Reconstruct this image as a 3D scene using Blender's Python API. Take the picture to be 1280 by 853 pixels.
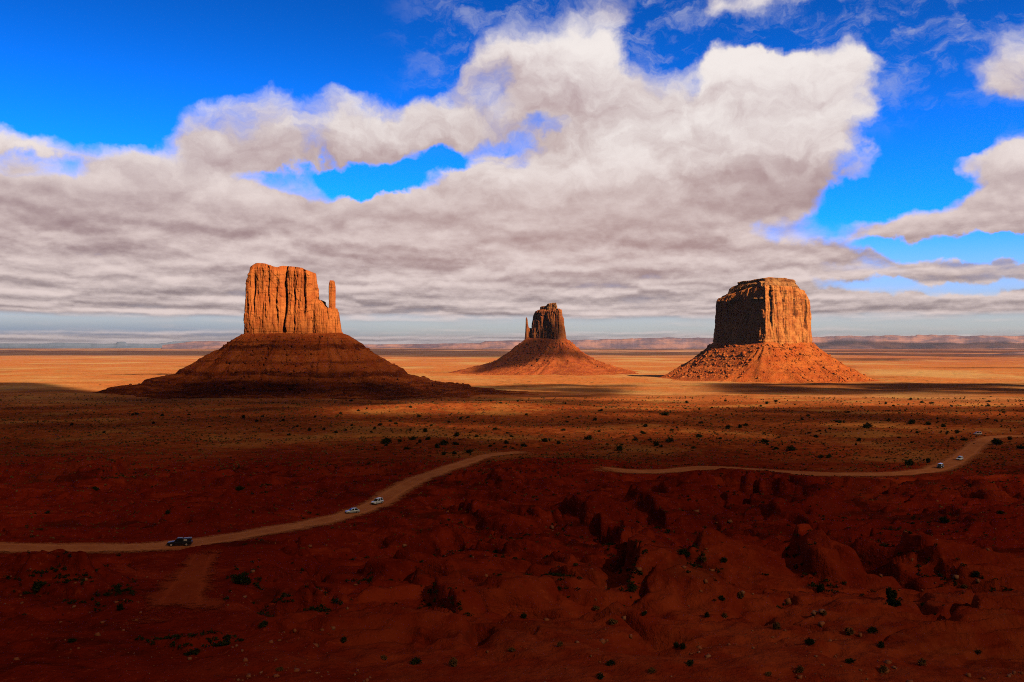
import bpy, math, random
import numpy as np
from math import radians as R

SC = bpy.context.scene
COL = SC.collection
for _o in list(bpy.data.objects):
    bpy.data.objects.remove(_o)
random.seed(7)
RNG = np.random.default_rng(7)

# ------------------------------------------------------------------ camera
CAMZ = 105.0
F = 1108.0                                   # focal length in photo pixels (1280 wide)
cam_d = bpy.data.cameras.new('camera')
cam_d.sensor_width = 36.0
cam_d.lens = 36.0 * F / 1280.0
cam_d.clip_start = 0.5
cam_d.clip_end = 200000.0
cam = bpy.data.objects.new('camera', cam_d)
COL.objects.link(cam)
cam.location = (0, 0, CAMZ)
cam.rotation_euler = (R(90) + 3.5 / F, 0, 0)
SC.camera = cam

# ------------------------------------------------------------------ exposure and sun
SC.view_settings.view_transform = 'Standard'
SC.view_settings.look = 'None'
SC.view_settings.exposure = 0.55
SC.view_settings.gamma = 1.0
SC.view_settings.use_curve_mapping = False
SC.cycles.max_bounces = 6
SC.cycles.diffuse_bounces = 0
SC.cycles.transparent_max_bounces = 12
SC.cycles.volume_bounces = 0
SC.cycles.filter_width = 1.0
SC.cycles.use_denoising = False

SUN_EL = R(33)
SUN_AZ = R(40)                               # to the right of straight behind the camera
SDIR = np.array([math.cos(SUN_EL) * math.sin(SUN_AZ), -math.cos(SUN_EL) * math.cos(SUN_AZ), math.sin(SUN_EL)])
sun_d = bpy.data.lights.new('sun', 'SUN')
sun_d.energy = 5.0
sun_d.angle = R(0.4)
sun_d.color = (1.0, 0.80, 0.52)
sun = bpy.data.objects.new('sun', sun_d)
COL.objects.link(sun)
from mathutils import Vector
sun.rotation_euler = Vector(SDIR).to_track_quat('Z', 'Y').to_euler()


# ------------------------------------------------------------------ small node language
class S:
    def __init__(s, nt, k): s.nt, s.k = nt, k
    def _m(s, op, b=None, c=None, clamp=False):
        n = s.nt.nodes.new('ShaderNodeMath'); n.operation = op; n.use_clamp = clamp
        for i, v in enumerate((s, b, c)):
            if v is None: continue
            if isinstance(v, S): s.nt.links.new(v.k, n.inputs[i])
            else: n.inputs[i].default_value = v
        return S(s.nt, n.outputs[0])
    def __add__(s, b): return s._m('ADD', b)
    __radd__ = __add__
    def __sub__(s, b): return s._m('SUBTRACT', b)
    def __rsub__(s, b): return (s * -1.0) + b
    def __mul__(s, b): return s._m('MULTIPLY', b)
    __rmul__ = __mul__
    def __truediv__(s, b): return s._m('DIVIDE', b)
    def __rtruediv__(s, b): return b * s.pw(-1.0)
    def clamp(s): return s._m('ADD', 0.0, clamp=True)
    def pw(s, b): return s._m('POWER', b)
    def mx(s, b): return s._m('MAXIMUM', b)
    def mn(s, b): return s._m('MINIMUM', b)
    def ab(s): return s._m('ABSOLUTE')
    def ss(s, a, b):
        n = s.nt.nodes.new('ShaderNodeMapRange'); n.interpolation_type = 'SMOOTHSTEP'
        s.nt.links.new(s.k, n.inputs[0])
        n.inputs[1].default_value, n.inputs[2].default_value = a, b
        n.inputs[3].default_value, n.inputs[4].default_value = 0.0, 1.0
        return S(s.nt, n.outputs[0])


def lk(nt, v, sock):
    if isinstance(v, S): nt.links.new(v.k, sock)
    else: sock.default_value = v


def xyz(nt, a, b, c):
    n = nt.nodes.new('ShaderNodeCombineXYZ')
    for i, v in enumerate((a, b, c)): lk(nt, v, n.inputs[i])
    return S(nt, n.outputs[0])


def sep(nt, v):
    n = nt.nodes.new('ShaderNodeSeparateXYZ'); lk(nt, v, n.inputs[0])
    return [S(nt, n.outputs[i]) for i in range(3)]


def noise(nt, vec, scale=1.0, detail=4.0, rough=0.5, dist=0.0, color=False):
    n = nt.nodes.new('ShaderNodeTexNoise')
    lk(nt, vec, n.inputs['Vector'])
    n.inputs['Scale'].default_value = scale
    n.inputs['Detail'].default_value = detail
    n.inputs['Roughness'].default_value = rough
    n.inputs['Distortion'].default_value = dist
    return S(nt, n.outputs[1 if color else 0])


def mixc(nt, f, a, b, mode='MIX'):
    n = nt.nodes.new('ShaderNodeMix'); n.data_type = 'RGBA'; n.blend_type = mode
    lk(nt, f, n.inputs[0])
    for v, i in ((a, 6), (b, 7)):
        if isinstance(v, S): nt.links.new(v.k, n.inputs[i])
        else: n.inputs[i].default_value = (*v, 1.0)
    return S(nt, n.outputs[2])


# ------------------------------------------------------------------ world: sky and clouds
world = bpy.data.worlds.new('World')
SC.world = world
world.use_nodes = True
W = world.node_tree
W.nodes.clear()
w_out = W.nodes.new('ShaderNodeOutputWorld')
w_bg = W.nodes.new('ShaderNodeBackground')
W.links.new(w_bg.outputs[0], w_out.inputs[0])
STR = 0.08
w_bg.inputs[1].default_value = STR
sky = W.nodes.new('ShaderNodeTexSky')
sky.sky_type = 'NISHITA'
sky.sun_disc = False
sky.sun_elevation = SUN_EL
sky.sun_rotation = math.pi - SUN_AZ
sky.altitude = 1600.0
sky.dust_density = 0.2
sky.ozone_density = 4.0
tc = W.nodes.new('ShaderNodeTexCoord')
dx, dy, dz = sep(W, S(W, tc.outputs['Generated']))
az = dx._m('ARCTAN2', dy)
el = dz._m('ARCSINE')
U = az * 11.08                               # hundreds of "sky units" to either side of north
V = el * 11.08


def blob_at(px, py):
    a = math.atan((px - 640) / F)
    return a * 11.08, math.atan((430 - py) / F * math.cos(a)) * 11.08


# cloud heaps (+) and clear gaps (-): photo column, row, radii, weight
BANKS = [
    (390, 157, 148, 60, 1.30), (295, 148, 72, 46, 0.60), (495, 145, 90, 48, 0.60), (655, 98, 155, 74, 0.90), (745, 105, 90, 62, 0.50), (600, 60, 110, 45, 0.30),
    (990, 140, 150, 105, 1.30), (870, 185, 150, 95, 0.85), (730, 235, 190, 62, 0.75), (1250, 92, 88, 58, 0.95), (1275, 212, 125, 48, 1.0), (1095, 290, 85, 30, 0.75), (1215, 268, 120, 26, 0.80),
    (90, 230, 260, 58, 0.70), (385, 8, 62, 30, 0.85), (880, 0, 190, 22, 0.50), (1105, 8, 50, 20, 0.40), (215, 190, 60, 36, 0.50), (60, 186, 100, 24, 0.45), (600, 270, 300, 60, 0.45),
    (190, 60, 360, 112, -1.1), (395, 226, 78, 17, -1.1), (480, 218, 68, 20, -1.15), (552, 194, 42, 13, -0.7), (632, 176, 44, 10, -0.35), (698, 157, 40, 11, -0.6), (760, 60, 40, 30, -0.25),
    (1110, 205, 85, 85, -0.9), (1000, 266, 95, 34, -1.0), (1150, 110, 50, 100, -0.9), (1200, 15, 90, 50, -0.5), (1215, 303, 120, 13, -1.1), (1215, 160, 90, 20, -1.0), (1150, 240, 70, 28, -0.8),
    (1190, 354, 140, 9, -0.7), (35, 212, 60, 16, -0.7), (500, 70, 65, 60, -0.75), (835, 62, 50, 62, -1.0), (1000, 30, 120, 22, -0.75), (640, 15, 80, 36, -0.6), (1045, 45, 80, 22, -0.6), (525, 35, 70, 45, -0.4),
]


def vmath(op, a, b=None, c=None, out=0):
    n = W.nodes.new('ShaderNodeVectorMath'); n.operation = op
    for i, v in enumerate((a, b, c)):
        if v is None: continue
        if isinstance(v, S): W.links.new(v.k, n.inputs[i])
        else: n.inputs[i].default_value = v
    return S(W, n.outputs[out])


P0 = xyz(W, U, V, 0.0)
warp = noise(W, P0, 1.25, 5.0, 0.58, color=True)
PW = vmath('MULTIPLY_ADD', warp, (1.0, 0.75, 0.0), vmath('ADD', P0, (-0.5, -0.375, 0.0)))
total = None; wsum = None; hsum = None
for (px, py, rx, ry, wt) in BANKS:
    cu, cv = blob_at(px, py)
    sx, sy = 100.0 / rx, 100.0 / ry
    q = vmath('MULTIPLY_ADD', PW, (sx, sy, 0.0), (-cu * sx, -cv * sy, 0.0))
    d2 = vmath('DOT_PRODUCT', q, q, out=1)
    n = W.nodes.new('ShaderNodeMapRange'); n.interpolation_type = 'SMOOTHSTEP'
    W.links.new(d2.k, n.inputs[0])
    n.inputs[1].default_value, n.inputs[2].default_value = 0.0, 2.1
    n.inputs[3].default_value, n.inputs[4].default_value = wt, 0.0
    t = S(W, n.outputs[0])
    total = t if total is None else total + t
    if wt > 0:
        hq = vmath('DOT_PRODUCT', q, (0.25, 1.0, 0.0), out=1)
        wsum = t if wsum is None else wsum + t
        ht = hq * t
        hsum = ht if hsum is None else hsum + ht
relief = hsum / (wsum + 0.25)                         # >0 towards the top of its own heap
low = 1.0 - V.ss(1.45, 2.35)                          # unbroken deck low over the horizon
right = U.ss(3.2, 4.4)
base = low * (1.02 - right * V.ss(0.55, 1.3) * 0.60) - 0.29


def layers(v):                                        # rows of flat cloud closing up towards the horizon
    a = noise(W, vmath('ADD', vmath('MULTIPLY', warp, (1.3, 0.8, 0.0)), xyz(W, U / (V + 1.3) * 1.25, 8.2 / (v + 0.62), 0.0)), 1.0, 3.0, 0.45)
    b = noise(W, xyz(W, U * 1.5, v * 3.4, 7.0), 1.0, 6.0, 0.6)
    return a * 0.62 + b * 0.38


def heaps(du, dv):
    return noise(W, vmath('ADD', vmath('MULTIPLY', PW, (0.85, 1.2, 0.0)), (du, dv, 3.0)), 1.0, 10.0, 0.58)


nl0 = layers(V); nl1 = layers(V + (V + 0.35) * 0.055)
nh0 = heaps(0.0, 0.0); nh1 = heaps(0.06, 0.22)
k = V.ss(1.0, 2.3)
n0 = nl0 * (1.0 - k) + nh0 * k - 0.5
gap_n = (1.0 - ((V - 0.22) * 6.0).pw(2.0)).mx(0.0) * 0.72
D0 = total + base + n0 * (1.45 + k * 0.15) - gap_n
lit_low = 0.54 + (nl0 - nl1) * 2.1 + (nl0 - 0.5) * 0.7 + relief * 0.10
lit_hi = 0.57 + relief * 0.52 + (nh0 - nh1) * 1.15 + (nh0 - 0.5) * 0.35
lit = (lit_low * (1.0 - k) + lit_hi * k).clamp()
alpha = D0.ss(-0.08, 0.62)
thin = 1.0 - D0.ss(0.1, 0.8)
high = V.ss(1.2, 2.8)
rose = (1.0 - (U - 0.6).ab().ss(0.0, 5.5)) * (1.0 - V.ss(2.0, 3.6))
dark = mixc(W, high, (0.34, 0.235, 0.245), (0.46, 0.335, 0.36))
dark = mixc(W, 1.0 - V.ss(0.5, 1.3), dark, (0.26, 0.20, 0.21))
dark = mixc(W, rose * V.ss(0.4, 1.2), dark, (0.42, 0.28, 0.27))
bright = mixc(W, high, (0.82, 0.68, 0.65), (0.91, 0.84, 0.815))
cl = mixc(W, lit.ss(0.08, 0.92), dark, bright)
cl = mixc(W, thin * high * 0.35, cl, (0.55, 0.53, 0.60))
# the rest of the dome, outside the picture: dark cover added to hold ambient light down
up = V.ss(6.3, 9.0)
back = U.ab().ss(8.5, 14.0)
out_ = up.mx(back)
EXPO0 = 1.0
cl = mixc(W, out_, cl, mixc(W, back * (1.0 - V.ss(7.0, 11.0)), (0.27, 0.195, 0.16), (0.018, 0.011, 0.009)))
alpha = alpha.mx(out_)
dim = 1.0
EXPO = 2.0 ** SC.view_settings.exposure
tq = 1.0 / STR / EXPO
cl = mixc(W, 1.0, cl, xyz(W, U * 0.0 + tq, U * 0.0 + tq, U * 0.0 + tq), 'MULTIPLY')
# clear sky: the Nishita sky, deepened
blue = mixc(W, 1.0, S(W, sky.outputs[0]), (0.018, 0.44, 1.18), 'MULTIPLY')
deep = V.ss(0.4, 4.6)
g = (0.42 + 0.72 * (1.0 - deep)) * 2.1
blue = mixc(W, 1.0, blue, xyz(W, g, g, g), 'MULTIPLY')
pale = 1.0 - V.ss(0.15, 1.5)
blue = mixc(W, pale, blue, (0.55 * tq, 0.58 * tq, 0.58 * tq))
lowblue = (1.0 - V.ss(0.0, 0.36)) * (1.0 - (U + 1.5).ss(-2.5, 0.5))
blue = mixc(W, lowblue, blue, (0.17 * tq, 0.27 * tq, 0.45 * tq))
wisp = noise(W, vmath('MULTIPLY', PW, (0.8, 1.5, 0.0)), 1.6, 8.0, 0.68).ss(0.46, 0.72) * V.ss(2.2, 3.2) * (U + 1.8).ss(0.0, 1.6) * (1.0 - out_) * 0.55
blue = mixc(W, wisp, blue, (0.50 * tq, 0.52 * tq, 0.68 * tq))
col = mixc(W, alpha, blue, cl)
W.links.new(col.k, w_bg.inputs[0])


# ------------------------------------------------------------------ numpy noise
def _h(ix, iy, iz, seed):
    h = (ix.astype(np.int64) * 374761393 + iy.astype(np.int64) * 668265263 + iz.astype(np.int64) * 2147483647 + seed * 974711) & 0xffffffff
    h = ((h ^ (h >> 13)) * 1274126177) & 0xffffffff
    h = ((h ^ (h >> 16)) * 2246822519) & 0xffffffff
    return h ^ (h >> 15)


def _fade(t): return t * t * t * (t * (t * 6 - 15) + 10)


def pn2(x, y, seed=0):
    x = np.asarray(x, float); y = np.asarray(y, float)
    x0 = np.floor(x); y0 = np.floor(y)
    fx = x - x0; fy = y - y0
    u = _fade(fx); v = _fade(fy)
    z = np.zeros_like(x0)

    def gr(i, j):
        a = _h(x0 + i, y0 + j, z, seed) * (2 * math.pi / 4294967296.0)
        return np.cos(a) * (fx - i) + np.sin(a) * (fy - j)
    a = gr(0, 0) * (1 - u) + gr(1, 0) * u
    b = gr(0, 1) * (1 - u) + gr(1, 1) * u
    return (a * (1 - v) + b * v) * 1.5


def pn3(x, y, z, seed=0):
    x = np.asarray(x, float); y = np.asarray(y, float); z = np.asarray(z, float)
    x, y, z = np.broadcast_arrays(x, y, z)
    x0 = np.floor(x); y0 = np.floor(y); z0 = np.floor(z)
    fx = x - x0; fy = y - y0; fz = z - z0
    u = _fade(fx); v = _fade(fy); w = _fade(fz)

    def gr(i, j, k):
        h = _h(x0 + i, y0 + j, z0 + k, seed)
        a = (h & 0xffff) * (2 * math.pi / 65536.0)
        c = ((h >> 16) & 0xffff) / 32768.0 - 1.0
        s = np.sqrt(np.maximum(0, 1 - c * c))
        return s * np.cos(a) * (fx - i) + s * np.sin(a) * (fy - j) + c * (fz - k)

    def pl(k):
        a = gr(0, 0, k) * (1 - u) + gr(1, 0, k) * u
        b = gr(0, 1, k) * (1 - u) + gr(1, 1, k) * u
        return a * (1 - v) + b * v
    return (pl(0) * (1 - w) + pl(1) * w) * 1.5


def fbm2(x, y, oct=4, seed=0, gain=0.5):
    s = 0; a = 1.0; t = 0
    for i in range(oct):
        s = s + a * pn2(x * 2 ** i + i * 17.3, y * 2 ** i - i * 9.1, seed + i); t += a; a *= gain
    return s / t * 1.3


def rid(n): return 1 - np.minimum(1, np.abs(n) * 1.6)


def ss(a, b, x):
    t = np.clip((np.asarray(x, float) - a) / (b - a), 0, 1)
    return t * t * (3 - 2 * t)


# ------------------------------------------------------------------ terrain height
_PY = np.array([-200000, 2.5, 6, 20, 45, 80, 110, 150, 215, 285, 400, 560, 750, 1050, 1400, 1800, 2600, 5000, 10000, 20000, 50000, 200000.])
_PZ = np.array([-1.7, -1.7, -6, -22, -36, -41, -42.5, -44.7, -48.3, -51.5, -54, -60, -66, -76, -88, -97, -105, -112, -118, -128, -150, -200.])


def _softlog(y): return np.log(np.maximum(y, 0) + 20.0)


_LX = np.linspace(_softlog(-1), _softlog(200000), 3000)
_LZ = np.interp(np.exp(_LX) - 20.0, _PY, _PZ)
_k = np.hanning(61); _k /= _k.sum()
_pad = np.concatenate([np.full(30, _LZ[0]), _LZ, np.full(30, _LZ[-1])])
_LZs = np.convolve(_pad, _k, 'valid')


def P(y): return np.interp(_softlog(y), _LX, _LZs)


def bump(x, y, cx, cy, rx, ry, rot=0.0):
    c, s = math.cos(rot), math.sin(rot)
    a = ((x - cx) * c + (y - cy) * s) / rx
    b = (-(x - cx) * s + (y - cy) * c) / ry
    return np.exp(-(a * a + b * b))


def H_smooth(x, y):
    z = CAMZ + P(y)
    z = z + 3.2 * fbm2(x / 330, y / 330, 3, 11) * ss(350, 900, y) * (1 - 0.3 * ss(3000, 6000, y))
    z = z + 16 * fbm2(x / 3800, y / 2600, 3, 12) * ss(5000, 12000, y)
    z = z + 1.0 * fbm2(x / 120, y / 120, 2, 13) * ss(60, 130, y)
    # knoll that hides the bend of the road, rise with the sunlit crest, sandy mounds
    z = z + 4.2 * bump(x, y, 20, 382, 30, 24, 0.15)
    z = z + 7.0 * bump(x, y, -40, 1010, 150, 70, 0.1)
    z = z + 4.0 * bump(x, y, 105, 690, 40, 55)
    z = z + 5.0 * bump(x, y, -760, 1500, 130, 90)
    # ravine between the road and the overlook
    z = z - 5.0 * bump(x, y, 30, 250, 70, 45, 0.1) - 3.5 * bump(x, y, 110, 260, 60, 50)
    z = z + 3.0 * bump(x, y, -32, 330, 26, 20, 0.3) + 2.6 * bump(x, y, 95, 305, 18, 14)
    return z


ROAD_W = [(-80, 683), (0, 684), (100, 685), (200, 683), (270, 675), (330, 664), (400, 652), (440, 642), (470, 630), (495, 613),
          (520, 600), (550, 589), (580, 579), (605, 570), (635, 566), (665, 565)]
ROAD_E = [(735, 584), (755, 587), (795, 590), (830, 590), (860, 586), (885, 584), (920, 586), (970, 590), (1040, 593), (1110, 593),
          (1160, 589), (1190, 579), (1208, 567), (1221, 555), (1236, 547), (1262, 545), (1300, 546)]
SPUR = [(258, 688), (246, 705), (236, 725), (226, 748), (218, 772)]


def at_f(px, py, hf):
    u = (px - 640) / F; v = (430 - py) / F
    lo, hi = 60.0, 12000.0
    for cnt in (420, 60, 30):
        y = np.geomspace(lo, hi, cnt)
        below = hf(u * y, y) >= CAMZ + v * y
        i = max(int(np.argmax(below)) if below.any() else cnt - 1, 1)
        lo, hi = y[i - 1], y[i]
    m = 0.5 * (lo + hi)
    return u * m, m


def smooth_line(pts, n):
    p = np.array(pts, float)
    d = np.r_[0, np.cumsum(np.hypot(*np.diff(p, axis=0).T))]
    t = np.linspace(0, d[-1], n)
    q = np.c_[np.interp(t, d, p[:, 0]), np.interp(t, d, p[:, 1])]
    for _ in range(int(n * 0.12)):
        q[1:-1] = 0.25 * q[:-2] + 0.5 * q[1:-1] + 0.25 * q[2:]
    return q


def smooth1(a, k):
    a = np.array(a, float)
    for _ in range(k): a[1:-1] = 0.25 * a[:-2] + 0.5 * a[1:-1] + 0.25 * a[2:]
    return a


ROADS = []
SPUR = [(262, 684), (250, 700), (238, 722), (227, 748), (219, 775)]
for pts, n, half in ((ROAD_W, 150, 4.6), (ROAD_E, 190, 5.4), (SPUR, 60, 3.4)):
    q = smooth_line([at_f(px, py, H_smooth) for px, py in pts], n)
    zq = smooth1(H_smooth(q[:, 0], q[:, 1]), 40)
    ROADS.append((q, zq, half))


def road_field(x, y):
    """distance to the nearest road and the road height there"""
    dmin = np.full(x.shape, 1e9); zr = np.zeros(x.shape)
    for q, zq, half in ROADS:
        lo, hi = q.min(0) - 40, q.max(0) + 40
        m = (x > lo[0]) & (x < hi[0]) & (y > lo[1]) & (y < hi[1])
        if not m.any(): continue
        xs, ys = x[m], y[m]
        dm = np.full(xs.shape, 1e9); zm = np.zeros(xs.shape)
        for i in range(len(q) - 1):
            a, b = q[i], q[i + 1]; e = b - a
            t = np.clip(((xs - a[0]) * e[0] + (ys - a[1]) * e[1]) / (e @ e), 0, 1)
            d = np.hypot(xs - a[0] - t * e[0], ys - a[1] - t * e[1])
            c = d < dm
            dm = np.where(c, d, dm); zm = np.where(c, zq[i] + t * (zq[i + 1] - zq[i]), zm)
        c = dm < dmin[m]
        dd = dmin[m]; dd[c] = dm[c]; dmin[m] = dd
        zz = zr[m]; zz[c] = zm[c]; zr[m] = zz
    return dmin, zr


SCARPS = [([(690, 628), (720, 645), (745, 655), (765, 668), (778, 685), (774, 692)], 4.2), ([(765, 698), (785, 712), (797, 728), (795, 742), (780, 750)], 4.2), ([(770, 625), (800, 632), (820, 645), (836, 656)], 3.4),
          ([(545, 630), (580, 645), (620, 660), (660, 668)], 2.6), ([(445, 700), (475, 708), (505, 712), (530, 722)], 2.2), ([(530, 740), (555, 758), (575, 768)], 2.6), ([(560, 676), (600, 687), (640, 693), (690, 698)], 2.3),
          ([(490, 682), (540, 678), (580, 692)], 1.8), ([(498, 607), (540, 603), (570, 607), (602, 600), (622, 607), (682, 618)], 2.6), ([(850, 622), (900, 612), (960, 613), (1010, 622), (1062, 632)], 2.8), ([(945, 640), (990, 655), (1030, 668)], 2.4),
          ([(866, 690), (876, 712), (872, 732)], 2.4), ([(985, 700), (1010, 722), (1055, 730)], 2.4), ([(20, 737), (70, 730), (112, 737)], 1.8), ([(90, 748), (140, 737), (165, 732)], 1.8), ([(280, 722), (330, 724)], 2.0), ([(308, 610), (352, 603)], 2.6),
          ([(118, 598), (150, 588), (168, 582)], 3.0), ([(1090, 690), (1140, 712), (1200, 722), (1275, 737)], 2.2), ([(650, 720), (690, 728), (720, 742)], 2.0), ([(1100, 640), (1150, 632), (1215, 640)], 2.6), ([(330, 760), (380, 770), (420, 765)], 1.6), ([(180, 800), (240, 806), (290, 800)], 1.6)]
SC_G = [(smooth_line([at_f(px, py, H_smooth) for px, py in pts], 24), h) for pts, h in SCARPS]


def scarp_field(x, y):
    z = np.zeros(x.shape)
    for q, h in SC_G:
        m = (x > q[:, 0].min() - 40) & (x < q[:, 0].max() + 40) & (y > q[:, 1].min() - 20) & (y < q[:, 1].max() + 70)
        if not m.any(): continue
        xs, ys = x[m], y[m]
        xs = xs + 1.5 * fbm2(xs / 9, ys / 9, 3, 61); ys = ys + 1.5 * fbm2(xs / 9, ys / 9, 3, 62)
        best = np.full(xs.shape, 1e9); sd = np.zeros(xs.shape); along = np.zeros(xs.shape)
        nseg = len(q) - 1
        for i in range(nseg):
            a, b = q[i], q[i + 1]; e = b - a; L2 = e @ e
            tt = ((xs - a[0]) * e[0] + (ys - a[1]) * e[1]) / L2
            t = np.clip(tt, 0, 1)
            dx_, dy_ = xs - a[0] - t * e[0], ys - a[1] - t * e[1]
            d = dx_ * dx_ + dy_ * dy_
            sg = np.where(e[0] * dy_ - e[1] * dx_ >= 0, 1.0, -1.0)
            c = d < best
            best = np.where(c, d, best); sd = np.where(c, sg * np.sqrt(d), sd); along = np.where(c, (i + t) / nseg, along)
        endf = ss(0, 0.18, along) * (1 - ss(0.82, 1.0, along)) * np.exp(-np.maximum(0, np.where((along <= 0) | (along >= 1), np.sqrt(best), 0)) / 6)
        step = ss(-0.7, 0.7, sd) * 0.8 + ss(-5, 3, sd) * 0.2
        z[m] = z[m] + 1.6 * h * endf * (step * np.exp(-np.maximum(sd, 0) / 26) - 0.25 * np.exp(-((sd + 3) / 4) ** 2))
    return z


def Hgt(x, y):
    x = np.asarray(x, float); y = np.asarray(y, float)
    shp = x.shape
    x = x.ravel(); y = y.ravel()
    z = H_smooth(x, y)
    # eroded badland benches in front of the road
    m = ss(85, 140, y) * (1 - ss(330, 430, y + 0.12 * x))
    wx = x + 9 * fbm2(x / 40, y / 40, 3, 31); wy = y + 9 * fbm2(x / 40, y / 40, 3, 32)
    r = rid(fbm2(wx / 90, wy / 46, 4, 33, 0.42)) * 6.5 + fbm2(wx / 50, wy / 24, 3, 36) * 2.0
    st = 2.1
    f = r / st
    fl = np.floor(f)
    ter = (fl + ss(0.74, 0.98, f - fl)) * st
    r = 0.25 * r + 0.75 * ter - 4.6
    calm = 1 - 0.75 * ss(150, 110, y)
    z = z + m * r * calm + scarp_field(x, y)
    g1 = rid(fbm2(wx / 74, wy / 30, 3, 131, 0.42)); g2 = rid(fbm2(wx / 34 + 7, wy / 15, 2, 135))
    mg = m * ss(120, 160, y) * (0.35 + 0.65 * ss(-0.40, -0.12, x / np.maximum(y, 60)))
    z = z - mg * (7.0 * ss(0.86, 0.99, g1) + 2.0 * ss(0.84, 0.98, g2))
    z = z + m * (0.5 * rid(fbm2(wx / 19, wy / 10, 3, 37)) ** 2 - 0.3 + 0.40 * fbm2(x / 4.2, y / 2.8, 2, 39))
    # wash lines and hummocks on the plain
    z = z + ss(380, 520, y) * (1 - ss(2500, 5000, y)) * (1.3 * fbm2(x / 70, y / 55, 4, 41) - 1.6 * ss(0.86, 1.0, rid(fbm2(x / 210, y / 120, 3, 43))))
    z = z + 0.28 * fbm2(x / 6.5, y / 6.5, 3, 45) * ss(40, 90, y) * (1 - ss(500, 900, y))
    d, zr = road_field(x, y)
    w = 1 - ss(8.0, 19, d)
    z = z * (1 - w) + zr * w
    z = z - 0.30 * (1 - ss(6.6, 8.2, d))
    return z.reshape(shp)


def at(px, py):
    x, y = at_f(px, py, Hgt)
    return x, y, float(Hgt(np.array([x]), np.array([y]))[0])


# ------------------------------------------------------------------ object helpers
def mesh_obj(name, verts, faces, mat, parent=None, smooth=False, attrs=None):
    me = bpy.data.meshes.new(name)
    verts = np.asarray(verts, np.float32)
    if isinstance(faces, np.ndarray):
        n = faces.shape[1]
        me.vertices.add(len(verts)); me.vertices.foreach_set('co', verts.ravel())
        me.loops.add(faces.size); me.loops.foreach_set('vertex_index', faces.astype(np.int32).ravel())
        me.polygons.add(len(faces))
        me.polygons.foreach_set('loop_start', np.arange(0, faces.size, n, dtype=np.int32))
    else:
        me.from_pydata([tuple(map(float, v)) for v in verts], [], faces)
    me.update(calc_edges=True)
    me.validate()
    if smooth: me.polygons.foreach_set('use_smooth', np.ones(len(me.polygons), bool))
    for k, v in (attrs or {}).items():
        a = me.attributes.new(k, 'FLOAT', 'POINT'); a.data.foreach_set('value', np.asarray(v, np.float32))
    if mat: me.materials.append(mat)
    o = bpy.data.objects.new(name, me)
    COL.objects.link(o)
    if parent: o.parent = parent
    return o


def empty(name, loc, rz=0.0):
    o = bpy.data.objects.new(name, None)
    o.empty_display_size = 1.0
    COL.objects.link(o); o.location = loc; o.rotation_euler = (0, 0, rz)
    return o


def tag(o, label, cat, group=None):
    o['label'] = label; o['category'] = cat
    if group: o['group'] = group
    return o


def kind(o, k, label=None):
    o['kind'] = k
    if label: o['label'] = label
    return o


def grid_faces(nr, nc, closed=False):
    c = nc if closed else nc - 1
    i, j = np.meshgrid(np.arange(nr - 1), np.arange(c), indexing='ij')
    a = i * nc + j; b = i * nc + (j + 1) % nc
    return np.stack([a, b, b + nc, a + nc], -1).reshape(-1, 4)


# ------------------------------------------------------------------ materials
def new_mat(name):
    m = bpy.data.materials.new(name); m.use_nodes = True
    nt = m.node_tree; nt.nodes.clear()
    out = nt.nodes.new('ShaderNodeOutputMaterial')
    b = nt.nodes.new('ShaderNodeBsdfPrincipled')
    nt.links.new(b.outputs[0], out.inputs[0])
    b.inputs['Roughness'].default_value = 0.95
    b.inputs['Specular IOR Level'].default_value = 0.0
    return m, nt, b, out


def obj_co(nt):
    n = nt.nodes.new('ShaderNodeTexCoord')
    return S(nt, n.outputs['Object'])


def set_bump(nt, b, h, dist, strength=1.0):
    n = nt.nodes.new('ShaderNodeBump')
    n.inputs['Distance'].default_value = dist; n.inputs['Strength'].default_value = strength
    nt.links.new(h.k, n.inputs['Height']); nt.links.new(n.outputs[0], b.inputs['Normal'])


def plain(name, rgb, rough=0.6, spec=0.3, metal=0.0, var=0.12, scale=3.0):
    m, nt, b, _ = new_mat(name)
    n = noise(nt, obj_co(nt), scale, 3.0)
    c = mixc(nt, n, tuple(v * (1 - var) for v in rgb), tuple(min(1, v * (1 + var)) for v in rgb))
    nt.links.new(c.k, b.inputs['Base Color'])
    b.inputs['Roughness'].default_value = rough; b.inputs['Specular IOR Level'].default_value = spec
    b.inputs['Metallic'].default_value = metal
    return m


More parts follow.
